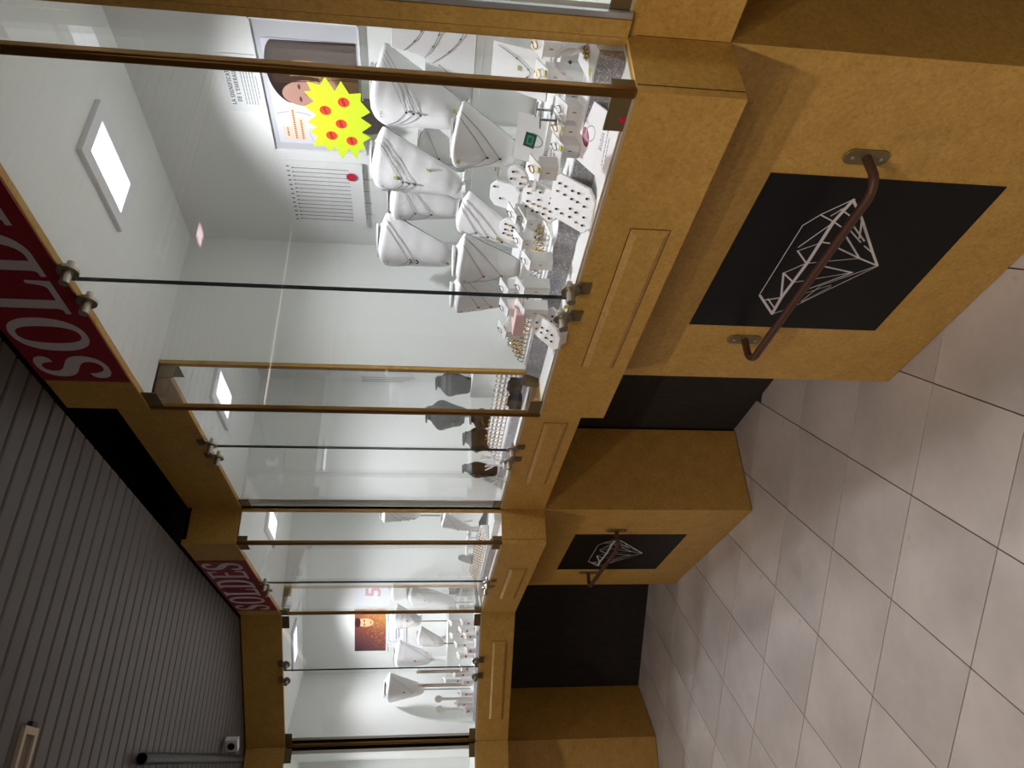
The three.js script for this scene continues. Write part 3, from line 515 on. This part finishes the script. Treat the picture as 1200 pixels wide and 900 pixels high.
// emerald and ruby cards
const linesOf = (x, n, x0, y0, w, dy, col) => { x.strokeStyle = col; x.lineWidth = dy * .35; for (let i = 0; i < n; i++) { x.setLineDash([9, 3, 14, 4, 6, 3]); x.beginPath(); x.moveTo(x0 + (i === n - 1 ? w * .15 : 0), y0 + i * dy); x.lineTo(x0 + w * (i === n - 1 ? .7 : .8 + .2 * hash2(i, 3, 9)), y0 + i * dy); x.stroke(); } x.setLineDash([]); };
{
  const [x, y] = FA.onZ(633, 166, -.27); const g = thing('gem_card', 'white card reading Emeraude with a green stone', 'card'); FA.put(g, x, y, -.27, -.35, .15);
  part('card', box(-.062, .062, -.058, .062, -.003, 0), M.paper, g);
  part('print', sheet(.124, .12), canvasMat(256, 256, (c, w, h) => {
    c.fillStyle = '#ebebea'; c.fillRect(0, 0, w, h); c.strokeStyle = '#9aa5a3'; c.lineWidth = 7; c.beginPath(); c.ellipse(128, 100, 34, 46, .3, 0, 7); c.stroke();
    c.save(); c.translate(122, 78); c.rotate(.12); c.fillStyle = '#12402f'; c.fillRect(-40, -30, 80, 60); c.fillStyle = '#3f8a68'; c.fillRect(-26, -18, 52, 36); c.fillStyle = '#17543d'; c.fillRect(-16, -9, 32, 18); c.restore();
    c.fillStyle = '#333'; c.font = 'bold 26px sans-serif'; c.textAlign = 'center'; c.fillText('Emeraude', 120, 180); linesOf(c, 3, 60, 200, 120, 17, '#a88'); c.fillStyle = '#a89a52'; c.fillRect(196, 186, 26, 24);
  }), g).position.set(0, .002, .001);
  const r = thing('gem_card', 'white card reading Rubis with a dark pink stone behind the corner clip', 'card'); const [rx, rz] = FA.onY(697, 163, 1.325); FA.put(r, rx, 1.325, rz, -1.15, .25);
  part('card', box(-.073, .073, -.086, .086, -.003, 0), M.paper, r);
  part('print', sheet(.146, .172), canvasMat(256, 307, (c, w, h) => {
    c.fillStyle = '#efedee'; c.fillRect(0, 0, w, h); c.fillStyle = '#8e2c50'; c.save(); c.translate(110, 95); c.rotate(-.4); c.beginPath(); c.ellipse(0, 0, 38, 24, 0, 0, 7); c.fill(); c.fillStyle = '#b9577c'; c.beginPath(); c.ellipse(-6, -4, 20, 11, 0, 0, 7); c.fill(); c.restore();
    c.strokeStyle = '#a9a3a6'; c.lineWidth = 5; c.beginPath(); c.ellipse(136, 122, 34, 26, .6, 0, 7); c.stroke();
    c.fillStyle = '#3a3438'; c.font = '27px serif'; c.textAlign = 'center'; c.fillText('Rubis', 140, 210); linesOf(c, 2, 56, 228, 170, 15, '#777');
  }), r).position.z = .001;
}
// brooch card, curled ramp, metal stands
{
  const [x, z] = FA.onY(692, 62, 1.354); const g = thing('brooch_card', 'white card with a gold flower brooch beside the wooden stile', 'card'); FA.put(g, x - .008, 1.357, z, -1.3, -.05);
  part('card', box(-.042, .042, -.04, .04, -.003, 0), M.paper, g); part('price_sticker', box(-.008, .008, -.006, .006, 0, .001), M.tagYellow, g).position.set(-.02, -.026, .0005);
  const b = thing('flower_brooch', 'gold flower brooch with pale petals', 'brooch'); g.updateMatrixWorld(true); b.position.copy(g.localToWorld(new THREE.Vector3(.004, .008, .004))); b.rotation.copy(g.rotation);
  for (let k = 0; k < 8; k++) { const p = new THREE.SphereGeometry(.005, 8, 5); p.scale(.7, 1.3, .5); p.translate(0, .011, 0); p.rotateZ(k * Math.PI / 4); part('petal', p, k % 2 ? M.gold : M.silver, b); } part('heart', new THREE.SphereGeometry(.005, 8, 6), M.gold, b);
  const [qx, qz] = FA.onY(672, 78, 1.385); const rp = thing('bracelet_ramp', 'curled white ramp holding a thin pendant chain', 'display ramp'); FA.put(rp, qx, yStep, qz, 0, .9);
  const c = []; for (let i = 0; i <= 20; i++) { const a = Math.PI * (1.05 - 1.15 * i / 20); c.push([Math.cos(a) * .035, .05 + Math.sin(a) * .035]); } c.push([.05, .004]);
  const outer = c, inner = c.map(([p, q]) => [p * .84, .05 + (q - .05) * .84]).reverse(); const e = new THREE.ExtrudeGeometry(new THREE.Shape([...outer, ...inner].map(q => new THREE.Vector2(...q))), { depth: .05, bevelEnabled: false }); e.translate(0, 0, -.025); part('ramp', uvm(e), M.leather, rp); part('foot', box(-.036, .02, 0, .005, -.025, .025), M.leather, rp);
  part('pendant', new THREE.OctahedronGeometry(.005, 0), M.gem, rp).position.set(.0, .052, .027);
  for (const [px, py, k] of [[628, 128, 0], [632, 140, 1]]) { const [sx, sz] = FA.onY(px, py, 1.44); const s = thing('earring_stand', 'small chrome T-shaped earring stand behind the ring cubes', 'earring stand', 'chrome earring stands'); FA.put(s, sx, yLow, sz, 0, k); part('rod', new THREE.CylinderGeometry(.003, .003, .036, 8).translate(0, .018, 0), M.silver, s); part('foot', new THREE.CylinderGeometry(.012, .012, .003, 14).translate(0, .0015, 0), M.silver, s); part('bar', new THREE.CylinderGeometry(.002, .002, .04, 8).rotateZ(Math.PI / 2).translate(0, .036, 0), M.silver, s); }
  const em = thing('emerald_brooch', 'round green stone among gold rings on the low step', 'brooch'); const [ex, ez] = FA.onY(633, 290, 1.362); FA.put(em, ex, 1.355, ez, -.5); part('stone', new THREE.CylinderGeometry(.009, .011, .006, 14).rotateX(Math.PI / 2), M.emerald, em); part('setting', new THREE.TorusGeometry(.011, .0015, 5, 16), M.gold, em);
  const pk = thing('pink_block', 'pale pink display block between the ring cubes', 'display block'); const [kx, kz] = FA.onY(603, 372, 1.43); FA.put(pk, kx, yLow + .001, kz); part('block', rbox(-.05, .05, 0, .03, -.03, .03, .002), M.pink, pk);
}
// rows of rings on pads
function ringPad(F, x0, x1, z0, z1, y, nx, nz, rise, o) {            // wedge-shaped pad, rows of rings rising to the back
  const g = thing('ring_pad', o.label, 'ring pad'); F.put(g, (x0 + x1) / 2, y + .0005, (z0 + z1) / 2); const w = (x1 - x0) / 2, d = (z1 - z0) / 2;
  const e = new THREE.ExtrudeGeometry(new THREE.Shape([[-d - .006, 0], [d + .006, 0], [d + .006, .004], [-d - .006, .004 + rise]].map(q => new THREE.Vector2(...q))), { depth: 2 * w + .012, bevelEnabled: false }); e.rotateY(-Math.PI / 2); e.translate(w + .006, 0, 0);
  part('wedge', uvm(e), M.paper, g);
  for (let j = 0; j < nz; j++) { const k = (j + .5) / nz, r = new THREE.CylinderGeometry(.005, .005, 2 * w, 8).rotateZ(Math.PI / 2); part('roll', r.translate(0, .006 + rise * (1 - k), -d + 2 * d * k), M.paper, g); }
  for (let i = 0; i < nx; i++) for (let j = 0; j < nz; j++) { const k = (j + .5) / nz, x = x0 + (x1 - x0) * (i + .5) / nx + (rnd() - .5) * .004, z = z0 + (z1 - z0) * k; ring(F.world(x, y + .0125 + rise * (1 - k), z), F.th + Math.PI / 2 + (rnd() - .5) * .8, -.15 + .3 * rnd(), rnd() < o.gold ? M.gold : M.silver, o.ring, o.rings); }
}
ringPad(FA, -.575, -.24, -.258, -.172, yStep, 15, 5, .04, { gold: .6, label: 'white ring pad filled with rings at the far end of the low step', ring: 'small ring in rows on the pad at the end of the low step', rings: 'rings on the end pad' });
ringPad(FA, -.18, .02, -.255, -.19, yStep, 9, 3, .02, { gold: .5, label: 'white ring pad beside the green stone', ring: 'small ring in rows on the pad beside the green stone', rings: 'rings beside the green stone' });
ringPad(FB, -.36, .45, -.21, -.125, yS + .028, 22, 4, .06, { gold: .45, label: 'long white ring pad in front of the dark grey busts', ring: 'small ring on the pad in front of the dark grey busts', rings: 'rings before the dark busts' });
ringPad(FC, -.5, .3, -.22, -.135, yS + .03, 18, 4, .04, { gold: .8, label: 'long ring pad of gold rings in front of the grey rounded plaque', ring: 'small gold ring on the pad before the grey plaque', rings: 'rings before the grey plaque' });

// ---------------------------------------------------------------- posters, star, text and chain cards on the back walls
{
  const zb = -DEEP;
  const c4 = (pts, z) => { const q = pts.map(p => FA.onZ(...p, z)); const xs = q.map(v => v[0]), ys = q.map(v => v[1]); return [(Math.min(...xs) + Math.max(...xs)) / 2, (Math.min(...ys) + Math.max(...ys)) / 2, Math.max(...xs) - Math.min(...xs), Math.max(...ys) - Math.min(...ys)]; };
  const [x, y, w, h] = c4([[290, 17], [420, 30], [427, 172], [322, 173]], zb);
  const g = thing('portrait_poster', 'framed poster of a dark-haired woman behind the yellow star', 'poster'); FA.put(g, x, y, zb);
  part('backing', box(-w / 2, w / 2, -h / 2, h / 2, .001, .006), new THREE.MeshStandardMaterial({ color: 0xc6c8cb, roughness: .3 }), g);
  const iw = w * .80, ih = h * .88;
  part('print', sheet(iw, ih), canvasMat(512, 384, (c, W, H) => {
    c.fillStyle = '#dcdbe6'; c.fillRect(0, 0, W, H); c.fillStyle = '#a9a3b4'; c.fillRect(0, H * .62, W, H * .38); c.fillStyle = '#c9c6d6'; c.fillRect(0, H * .62, W * .3, H * .38);
    c.fillStyle = '#2f231e'; c.beginPath(); c.moveTo(W * .42, H * .2); c.bezierCurveTo(W * .5, -20, W * .9, -20, W * .99, H * .1); c.lineTo(W, H); c.lineTo(W * .62, H); c.bezierCurveTo(W * .6, H * .7, W * .44, H * .5, W * .42, H * .2); c.fill();
    c.fillStyle = '#b98f80'; c.beginPath(); c.ellipse(W * .52, H * .42, W * .125, H * .29, -.1, 0, 7); c.fill(); c.beginPath(); c.moveTo(W * .52, H * .6); c.lineTo(W * .72, H * .55); c.lineTo(W * .76, H); c.lineTo(W * .5, H); c.fill();
    c.fillStyle = '#5a3f38'; c.beginPath(); c.ellipse(W * .46, H * .33, 13, 6, 0, 0, 7); c.fill(); c.beginPath(); c.ellipse(W * .58, H * .33, 13, 6, 0, 0, 7); c.fill(); c.fillStyle = '#8e5750'; c.beginPath(); c.ellipse(W * .51, H * .53, 17, 7, 0, 0, 7); c.fill(); c.fillStyle = '#a67c6e'; c.fillRect(W * .5, H * .38, 7, 34);
    c.strokeStyle = '#553c2e'; c.lineWidth = 4; for (let i = 0; i < 22; i++) { c.beginPath(); c.moveTo(W * .62 + i * 8, H * .06); c.bezierCurveTo(W * .6 + i * 9, H * .3, W * .68 + i * 6, H * .6, W * .66 + i * 8, H); c.stroke(); }
    c.strokeStyle = '#c39a55'; c.lineWidth = 4; for (let i = 0; i < 9; i++) { c.beginPath(); c.moveTo(W * .68 + i * 8, H * .25); c.quadraticCurveTo(W * .7 + i * 9, H * .45, W * .66 + i * 8, H * .7); c.stroke(); }
    c.strokeStyle = '#8d8b96'; c.lineWidth = 3; c.beginPath(); c.moveTo(W * .3, 8); c.quadraticCurveTo(W * .36, H * .2, W * .3, H * .42); c.stroke(); c.setLineDash([4, 4]); c.beginPath(); c.moveTo(W * .02, H * .42); c.quadraticCurveTo(W * .22, H * .28, W * .16, H * .55); c.stroke(); c.setLineDash([]);
    c.fillStyle = '#ead6c2'; c.fillRect(W * .03, H * .06, W * .15, H * .11); c.fillRect(W * .03, H * .17, W * .36, H * .08); c.fillRect(W * .03, H * .25, W * .25, H * .08); linesOf(c, 1, W * .05, H * .12, W * .16, 22, '#a5704c'); c.strokeStyle = '#a5704c'; c.lineWidth = 9; c.setLineDash([8, 4]); for (const [yy, ww] of [[.21, .3], [.29, .2]]) { c.beginPath(); c.moveTo(W * .05, H * yy); c.lineTo(W * (.05 + ww), H * yy); c.stroke(); } c.setLineDash([]);
  }, .35), g).position.set(w * -.03, -h * .02, .0075);
  part('cover_edge', mergeGeometries([box(-w / 2, w / 2, h / 2 - .004, h / 2, .006, .011), box(-w / 2, w / 2, -h / 2, -h / 2 + .004, .006, .011), box(-w / 2, -w / 2 + .004, -h / 2, h / 2, .006, .011), box(w / 2 - .004, w / 2, -h / 2, h / 2, .006, .011)]), M.lampWhite, g);
  // yellow star with five stickers
  const zst = zb + .05, Z = ([a, b]) => FA.onZ(350 + a / 8.571, 85 + b / 8.571, zst);
  const out = [[262, 42], [215, 125], [80, 88], [125, 185], [55, 188], [155, 292], [60, 340], [182, 425], [88, 495], [182, 545], [112, 590], [185, 640], [150, 735], [270, 735], [320, 800], [360, 735], [445, 868], [505, 765], [590, 870], [610, 770], [672, 778], [645, 700], [728, 655], [632, 600], [735, 530], [622, 455], [718, 400], [622, 290], [628, 207], [505, 215], [422, 85], [362, 190]];
  const pts = out.map(Z), cx = pts.reduce((s, p) => s + p[0], 0) / pts.length, cy = pts.reduce((s, p) => s + p[1], 0) / pts.length;
  const st = thing('price_star', 'yellow star-shaped card with five round red stickers', 'price star'); FA.put(st, cx, cy, zst);
  part('card', new THREE.ExtrudeGeometry(new THREE.Shape(pts.map(p => new THREE.Vector2(p[0] - cx, p[1] - cy))), { depth: .001, bevelEnabled: false }), new THREE.MeshStandardMaterial({ color: 0xd6ee2c, roughness: .6 }), st);
  part('hook', box(-.004, .004, .0, .008, -.05 + .012, -.0005), M.lampWhite, st);
  const sm = canvasMat(128, 128, (c) => { c.fillStyle = '#ee4a32'; c.fillRect(0, 0, 128, 128); c.fillStyle = '#3a1518'; c.textAlign = 'center'; c.font = 'bold 46px sans-serif'; c.save(); c.translate(64, 80); c.rotate(-.25); c.fillText('-50%', 0, 0); c.restore(); });
  for (const p of [[450, 298], [268, 378], [428, 515], [332, 630], [535, 685]]) { const [a, b] = Z(p); const s = part('round_sticker', new THREE.CircleGeometry(.0165, 26), sm, st); s.position.set(a - cx, b - cy, .0016); }
  // printed text sheet
  const q = c4([[258, 63], [300, 68], [313, 130], [270, 125]], zb); const tx = thing('text_sheet', 'pale printed sheet about the emerald beside the poster', 'sheet'); FA.put(tx, q[0], q[1], zb);
  const qw = q[2] * 1.05, qh = q[3] * 1.05; part('paper', box(-qw / 2, qw / 2, -qh / 2, qh / 2, .0005, .0015), M.paper, tx);
  part('print', sheet(qw, qh), canvasMat(512, 300, (c, W, H) => { c.fillStyle = '#e2e5e3'; c.fillRect(0, 0, W, H); c.fillStyle = '#4a4c4c'; c.textAlign = 'center'; c.font = 'bold 44px sans-serif'; c.fillText('LA SIGNIFICATION', W / 2, 66); c.fillText("DE L'EMERAUDE", W / 2, 116); linesOf(c, 6, 70, 150, 380, 22, '#777'); }, .6), tx).position.z = .002;
  // card of chains
  const k = c4([[331, 186], [425, 201], [427, 264], [342, 255]], zb); const cd = thing('chain_card', 'white card hung with a row of thin chains and a round red sticker', 'chain card'); FA.put(cd, k[0], k[1], zb);
  part('card', box(-k[2] / 2, k[2] / 2, -k[3] / 2, k[3] / 2, .003, .006), M.paper, cd); part('spacer', box(-.03, .03, -.03, .03, .0005, .003), M.paper, cd);
  part('top_print', mergeGeometries(Array.from({ length: 13 }, (_, i) => box(-k[2] * .42 + i * k[2] * .07 - .002, -k[2] * .42 + i * k[2] * .07 + .002, k[3] * .40, k[3] * .42 + .004, .006, .0066))), M.ink, cd);
  part('round_sticker', new THREE.CylinderGeometry(.0165, .0165, .001, 24).rotateX(Math.PI / 2), M.redDot, cd).position.set(k[2] * .32, -k[3] * .36, .0125);
  part('lower_strip', box(-k[2] / 2, k[2] * .5, -k[3] / 2, -k[3] * .33, .009, .0095), M.paper, cd);
  for (let i = 0; i < 14; i++) { const xx = k[0] - k[2] * .40 + i * k[2] * .062; const m = sh(new THREE.Mesh(tube([[0, 0, 0], [.001, -k[3] * .4, .001], [0, -k[3] * .80 - .02 * (i % 3), 0]], .0009, 6, 4), M.chain)); m.name = numbered('hanging_chain'); scene.add(m); FA.put(m, xx, k[1] + k[3] * .36, zb + .008); tag(m, 'thin chain hanging on the white card with the red sticker', 'chain', 'chains on the card beside the star'); const e = new THREE.SphereGeometry(.0022, 6, 4); part('clasp', e, M.chain, m); }
  const dk = thing('round_plaque', 'taupe disc on the wall between the poster and the busts', 'plaque'); const [dx, dy] = FA.onZ(432, 140, zb + .02); FA.put(dk, dx, dy, zb); part('disc', new THREE.CylinderGeometry(.058, .058, .018, 32).rotateX(Math.PI / 2).translate(0, 0, .0095), M.taupe, dk);
}
// ---------------------------------------------------------------- set-back window: dark busts and a chain card
{
  const o = { mat: M.velvet, prof: WP2, group: 'dark grey necklace busts', chainGroup: 'necklaces on the dark busts', chainLabel: 'bright chain necklace on a dark grey bust' };
  bust(FB, [545, 488], [500, 486], -.30, .12, { ...o, floor: yS + .028, label: 'dark grey bust behind the brass post', chains: [[.88, .5, .8, 'g'], [.88, .3, .9, 'g']], tags: [[.2, .3]] });
  bust(FB, [584, 516], [544, 512], -.235, .105, { ...o, floor: yS + .028, label: 'dark grey bust with a gold plaque beside the glass joint', chains: [[.88, .5, .8, 'g'], [.88, .25, .95, 'g']], tags: [[.5, .3], [-.3, .6]] });
  bust(FB, [584, 552], [543, 552], -.15, .07, { ...o, floor: yS + .028, label: 'small dark grey bust by the rear clip of the set-back window', chains: [[.88, .45, .85, 'g']], tags: [[-.3, .35], [.2, .7]] });
  bust(FB, [553, 452], [512, 447], -.46, .1, { ...o, floor: 1.47, label: 'dark grey bust on the white riser seen through the side pane', chains: [[.88, .4, .9, 'g']] });
  bust(FB, [580, 492], [552, 490], -.26, .085, { ...o, floor: yS + .028, label: 'small dark grey bust low behind the brass post', chains: [[.88, .3, .9, 'g']] });
  const w = .24, h = .26, [x, y] = FB.onZ(452, 452, -DEEP); const c = thing('chain_card', 'white card of thin chains on the wall seen through the side pane', 'chain card'); FB.put(c, x, y, -DEEP);
  part('card', box(-w / 2, w / 2, -h / 2, -h / 2 + .05, .002, .005), M.paper, c); part('rail', box(-w / 2, w / 2, h / 2 - .02, h / 2, .001, .01), M.paper, c); part('round_sticker', new THREE.CylinderGeometry(.016, .016, .001, 20).rotateX(Math.PI / 2), M.redDot, c).position.set(-w * .38, -h * .4, .006);
  for (let i = 0; i < 12; i++) { const m = sh(new THREE.Mesh(tube([[0, 0, 0], [0, -h * .4, 0], [0, -h * .82 - .03 * (i % 3), 0]], .0011, 6, 4), M.chain)); m.name = numbered('hanging_chain'); scene.add(m); FB.put(m, x - w * .45 + i * w * .08, y + h / 2 - .015, -DEEP + .013); tag(m, 'thin chain hanging on the wall card seen through the side pane', 'chain', 'chains in the set-back window'); part('clasp', new THREE.SphereGeometry(.003, 6, 4), M.chain, m); }
  for (const [px, py, hh] of [[588, 536, .1], [590, 546, .085], [592, 562, .06]]) {  // white hands for rings
    const [hx, hz] = FB.onY(px, py, yS + .03); const g = thing('earring_tree', 'small white branching jewellery stand among the dark busts', 'jewellery stand', 'white branching stands'); FB.put(g, hx, yS + .0285, hz);
    part('stem', tube([[0, 0, 0], [.004, hh * .4, 0], [0, hh, .004]], .004, 10, 7), M.leather, g); for (const k of [-1, 1]) part('branch', tube([[0, hh * .5, 0], [k * .015, hh * .7, .004], [k * .03, hh * .95, .008]], .003, 8, 6), M.leather, g); part('foot', new THREE.CylinderGeometry(.014, .016, .005, 14).translate(0, .0025, 0), M.leather, g);
  }
  for (const [px, py] of [[598, 452], [598, 470]]) { const [bx, bz] = FB.onY(px, py, yS + .07); const g = thing('velvet_block', 'dark grey velvet ring block seen through the side pane', 'ring stand', 'dark ring blocks'); FB.put(g, bx, yS + .0285, Math.max(bz, -.2)); part('block', rbox(-.03, .03, 0, .045, -.02, .02, .003), M.velvet, g); part('slot_roll', new THREE.CylinderGeometry(.006, .006, .06, 8).rotateZ(Math.PI / 2).translate(0, .047, 0), M.velvet, g); }
}
// ---------------------------------------------------------------- far projecting window
{
  const o = { group: 'white busts in the far projecting window', chainGroup: 'necklaces in the far projecting window', chainLabel: 'fine chain necklace on a white bust beyond the set-back window' };
  bust(FC, [493, 604], [446, 600], -.42, .1, { ...o, floor: 1.5, label: 'upper white bust seen through the side pane of the far window', chains: [[.88, .5, .85], [.88, .3, .9]], tags: [[.1, .15]] });
  bust(FC, [553, 620], [518, 606], -.25, .085, { ...o, floor: yS + .03, label: 'white bust leaning among gold rings in the far window', chains: [[.88, .4, .9]] });
  const [px, py] = FC.onZ(547, 657, -.27); const g = thing('rounded_plaque', 'dark grey half-round plaque on the low step', 'plaque'); FC.put(g, px + .0, yS + .031, -.27, -.2);
  const sp = new THREE.Shape(); sp.moveTo(-.075, 0); sp.lineTo(.075, 0); sp.bezierCurveTo(.08, .1, .05, .13, 0, .13); sp.bezierCurveTo(-.05, .13, -.08, .1, -.075, 0); part('board', uvm(new THREE.ExtrudeGeometry(sp, { depth: .006, bevelEnabled: true, bevelSize: .001, bevelThickness: .001, bevelSegments: 1 })), M.greyCard, g); part('easel_leg', box(-.01, .01, 0, .08, -.03, -.025), M.greyCard, g);
  for (const [qx, qy, ry] of [[567, 604, .5], [566, 618, .5]]) { const [bx, bz] = FC.onY(qx, qy, yS + .05); const b = thing('grey_wedge', 'grey sloping jewellery wedge near the side pane of the far window', 'display wedge', 'grey wedges in the far window'); FC.put(b, bx, yS + .031, bz, 0, ry); const e = new THREE.ExtrudeGeometry(new THREE.Shape([[-.05, 0], [.05, 0], [.05, .01], [-.05, .045]].map(v => new THREE.Vector2(...v))), { depth: .03, bevelEnabled: false }); part('wedge', uvm(e), M.greyCard, b); part('edge_trim', box(-.05, .05, 0, .004, .03, .032), M.paper, b); }
  for (const [qx, qy] of [[535, 630], [538, 675], [548, 640]]) { const [bx, bz] = FC.onZ(qx, qy, -.26); const b = thing('bracelet_bar', 'white bracelet bar on a stem in the far window', 'display bar', 'bracelet bars in the far window'); FC.put(b, bx, yS + .0305, -.26, 0, .5); part('bar', new THREE.CylinderGeometry(.011, .011, .13, 14).rotateZ(Math.PI / 2).translate(0, .09, 0), M.leather, b); part('stem', new THREE.CylinderGeometry(.006, .006, .085, 10).translate(0, .043, 0), M.leather, b); part('foot', new THREE.CylinderGeometry(.02, .02, .004, 14).translate(0, .002, 0), M.leather, b); part('bracelet', new THREE.TorusGeometry(.0125, .0012, 5, 14).rotateY(Math.PI / 2).translate(.03, .09, 0), M.gold, b); }
}
// ---------------------------------------------------------------- angled window
{
  const zb = -DEEP, o = { group: 'white busts in the angled window', chainGroup: 'necklaces in the angled window', chainLabel: 'chain necklace on a white bust in the angled window' };
  bust(FD, [494, 728], [462, 722], -.46, .1, { ...o, floor: 1.49, label: 'white bust beside the brass corner post below the glitter poster', dots: [[.1, .45]], chains: [[.88, .2, .9, 'g']] });
  bust(FD, [507, 772], [462, 767], -.46, .12, { ...o, floor: 1.49, label: 'white bust right below the orange glitter poster', dots: [[0, .42]], tags: [], ink: 1, chains: [[.9, .04, .95]] });
  bust(FD, [498, 808], [451, 806], -.28, .12, { ...o, floor: yS + .02, label: 'pointed white bust near the white end wall of the angled window', dots: [[.1, .5]], ink: 1, chains: [[.86, .3, .85]] });
  bust(FD, [521, 754], [490, 745], -.30, .08, { ...o, floor: yS + .02, label: 'low white bust with a heavy chain among the red-dotted cubes', chains: [[.88, .3, .9, 'g']] });
  bust(FD, [534, 706], [478, 696], -.33, .09, { ...o, floor: yS + .02, label: 'white bust seen through the side pane of the far window', dots: [[0, .6]], chains: [[.88, .5, .8]] });
  // poster
  const [x, y] = FD.onZ(434, 738, zb); const g = thing('glitter_poster', 'orange and purple poster of a face with golden glitter', 'poster'); FD.put(g, x, y, zb);
  part('backing', box(-.185, .185, -.125, .125, .001, .004), M.paper, g);
  part('print', sheet(.345, .225), canvasMat(384, 256, (c, W, H) => {
    const gr = c.createLinearGradient(0, 0, W, H); gr.addColorStop(0, '#4a2f3e'); gr.addColorStop(.5, '#8a4a3a'); gr.addColorStop(1, '#e0a050'); c.fillStyle = gr; c.fillRect(0, 0, W, H);
    for (let i = 0; i < 900; i++) { const a = rnd(), b = rnd(); const d = Math.hypot(a - .72, b - .8); if (rnd() < 1.1 - d * 1.6) { c.fillStyle = ['#f6c870', '#e8963c', '#ffe6a8', '#b8642c'][i & 3]; c.globalAlpha = .75; c.fillRect(a * W, b * H, 3 + 3 * rnd(), 3 + 3 * rnd()); } } c.globalAlpha = 1;
    c.fillStyle = '#eab98a'; c.beginPath(); c.ellipse(W * .68, H * .34, W * .1, H * .26, 0, 0, 7); c.fill(); c.fillStyle = '#3a2230'; c.fillRect(W * .6, H * .29, 24, 9); c.fillRect(W * .69, H * .29, 24, 9); c.fillStyle = '#a84a3c'; c.fillRect(W * .65, H * .5, 24, 8); c.fillStyle = '#3a1f2a'; c.beginPath(); c.ellipse(W * .68, H * .1, W * .11, H * .09, 0, 0, 7); c.fill();
  }, .4), g).position.z = .0045;
  const [nx, ny] = FD.onZ(437, 695, zb); const n = thing('number_sign', 'pale sheet with a faded red 5 beside the glitter poster', 'sign'); FD.put(n, nx, ny, zb);
  part('sheet', box(-.11, .11, -.13, .13, .001, .0025), M.paper, n);
  part('print', sheet(.22, .26), canvasMat(220, 260, (c, W, H) => { c.fillStyle = '#e6eaf0'; c.fillRect(0, 0, W, H); c.fillStyle = '#d6788a'; c.font = 'bold 150px sans-serif'; c.textAlign = 'center'; c.fillText('5', 120, 185); }, .5), n).position.z = .003;
  const [lx, ly] = FD.onZ(465, 741, zb); const l = thing('notice_card', 'small white notice card with two grey lines under the glitter poster', 'card'); FD.put(l, lx, ly, zb);
  part('card', box(-.085, .085, -.07, .07, .001, .003), M.paper, l); part('print', sheet(.17, .14), canvasMat(256, 210, (c, W, H) => { c.fillStyle = '#ececf0'; c.fillRect(0, 0, W, H); c.strokeStyle = '#8d8fa0'; c.lineWidth = 5; c.setLineDash([20, 14]); c.strokeRect(18, 20, W - 36, H - 40); c.setLineDash([14, 5]); c.lineWidth = 12; for (const [yy, a] of [[100, 50], [130, 66]]) { c.beginPath(); c.moveTo(a, yy); c.lineTo(W - a, yy); c.stroke(); } }), l).position.z = .0035;
  // cubes with red dots
  const q = { label: 'white ring cube with a red dot in the angled window', group: 'red-dotted ring cubes', ringLabel: 'small ring on a red-dotted cube in the angled window', ringGroup: 'rings on the red-dotted cubes', dot: true, gold: 1 }, yb = yS + .02;
  for (const [px, py, z] of [[538, 713, -.25], [542, 729, -.18], [529, 730, -.3], [530, 745, -.3], [540, 738, -.22], [535, 755, -.24], [546, 745, -.15], [547, 762, -.14], [538, 768, -.2], [541, 783, -.17], [533, 790, -.22], [543, 798, -.15], [522, 797, -.24], [540, 812, -.15], [536, 824, -.16], [545, 832, -.14]]) { const [, yt] = FD.onZ(px, py, z); ringCube(FD, px, py, Math.max(yt, yb + .02), yb, .03, { ...q, ry: .2 - .4 * rnd() }); }
  for (const [px, py] of [[490, 787], [491, 803]]) { const [bx, by] = FD.onZ(px, py, -.2); const b = thing('bracelet_bar', 'tall white bracelet bar with a gold bracelet by the glass joint', 'display bar', 'bracelet bars in the angled window'); const hh = by - yb; FD.put(b, bx, yb + .0005, -.2, 0, .3); part('post', rbox(-.012, .012, 0, hh, -.006, .006, .003), M.leather, b); part('rounded_top', new THREE.CylinderGeometry(.013, .013, .013, 16).rotateX(Math.PI / 2).translate(0, hh, 0), M.leather, b); part('bracelet', tube([[-.006, .03, .008], [-.007, hh * .6, .008], [0, hh - .004, .009], [.007, hh * .6, .008], [.006, .03, .008]], .0016, 24, 5), M.gold, b); part('foot', box(-.02, .02, 0, .004, -.02, .02), M.leather, b); }
  for (const [px, py] of [[514, 819], [515, 831]]) { const [bx, by] = FD.onZ(px, py, -.17); const b = thing('earring_disc', 'round-topped white earring stand near the end wall', 'earring stand', 'round-topped earring stands'), hh = by - yb; FD.put(b, bx, yb + .0005, -.17, 0, .2); part('disc', new THREE.CylinderGeometry(.026, .026, .005, 22).rotateX(Math.PI / 2).translate(0, hh, 0), M.paper, b); part('stem', box(-.01, .01, 0, hh - .02, -.003, .003), M.paper, b); part('foot', box(-.018, .018, 0, .003, -.015, .015), M.paper, b); for (const k of [-1, 1]) part('stud', stoneGeo, M.gold, b).position.set(k * .008, hh, .004); }
  // window that is mostly cut off
  bust(FE, [522, 925], [492, 922], -.35, .085, { label: 'white bust in the cut-off window next to the square camera', group: 'busts in the cut-off window', chainGroup: 'necklaces in the cut-off window', chainLabel: 'chain necklace in the cut-off window', floor: yS, chains: [[.88, .4, .9]] });
}
renderer.render(scene, camera);
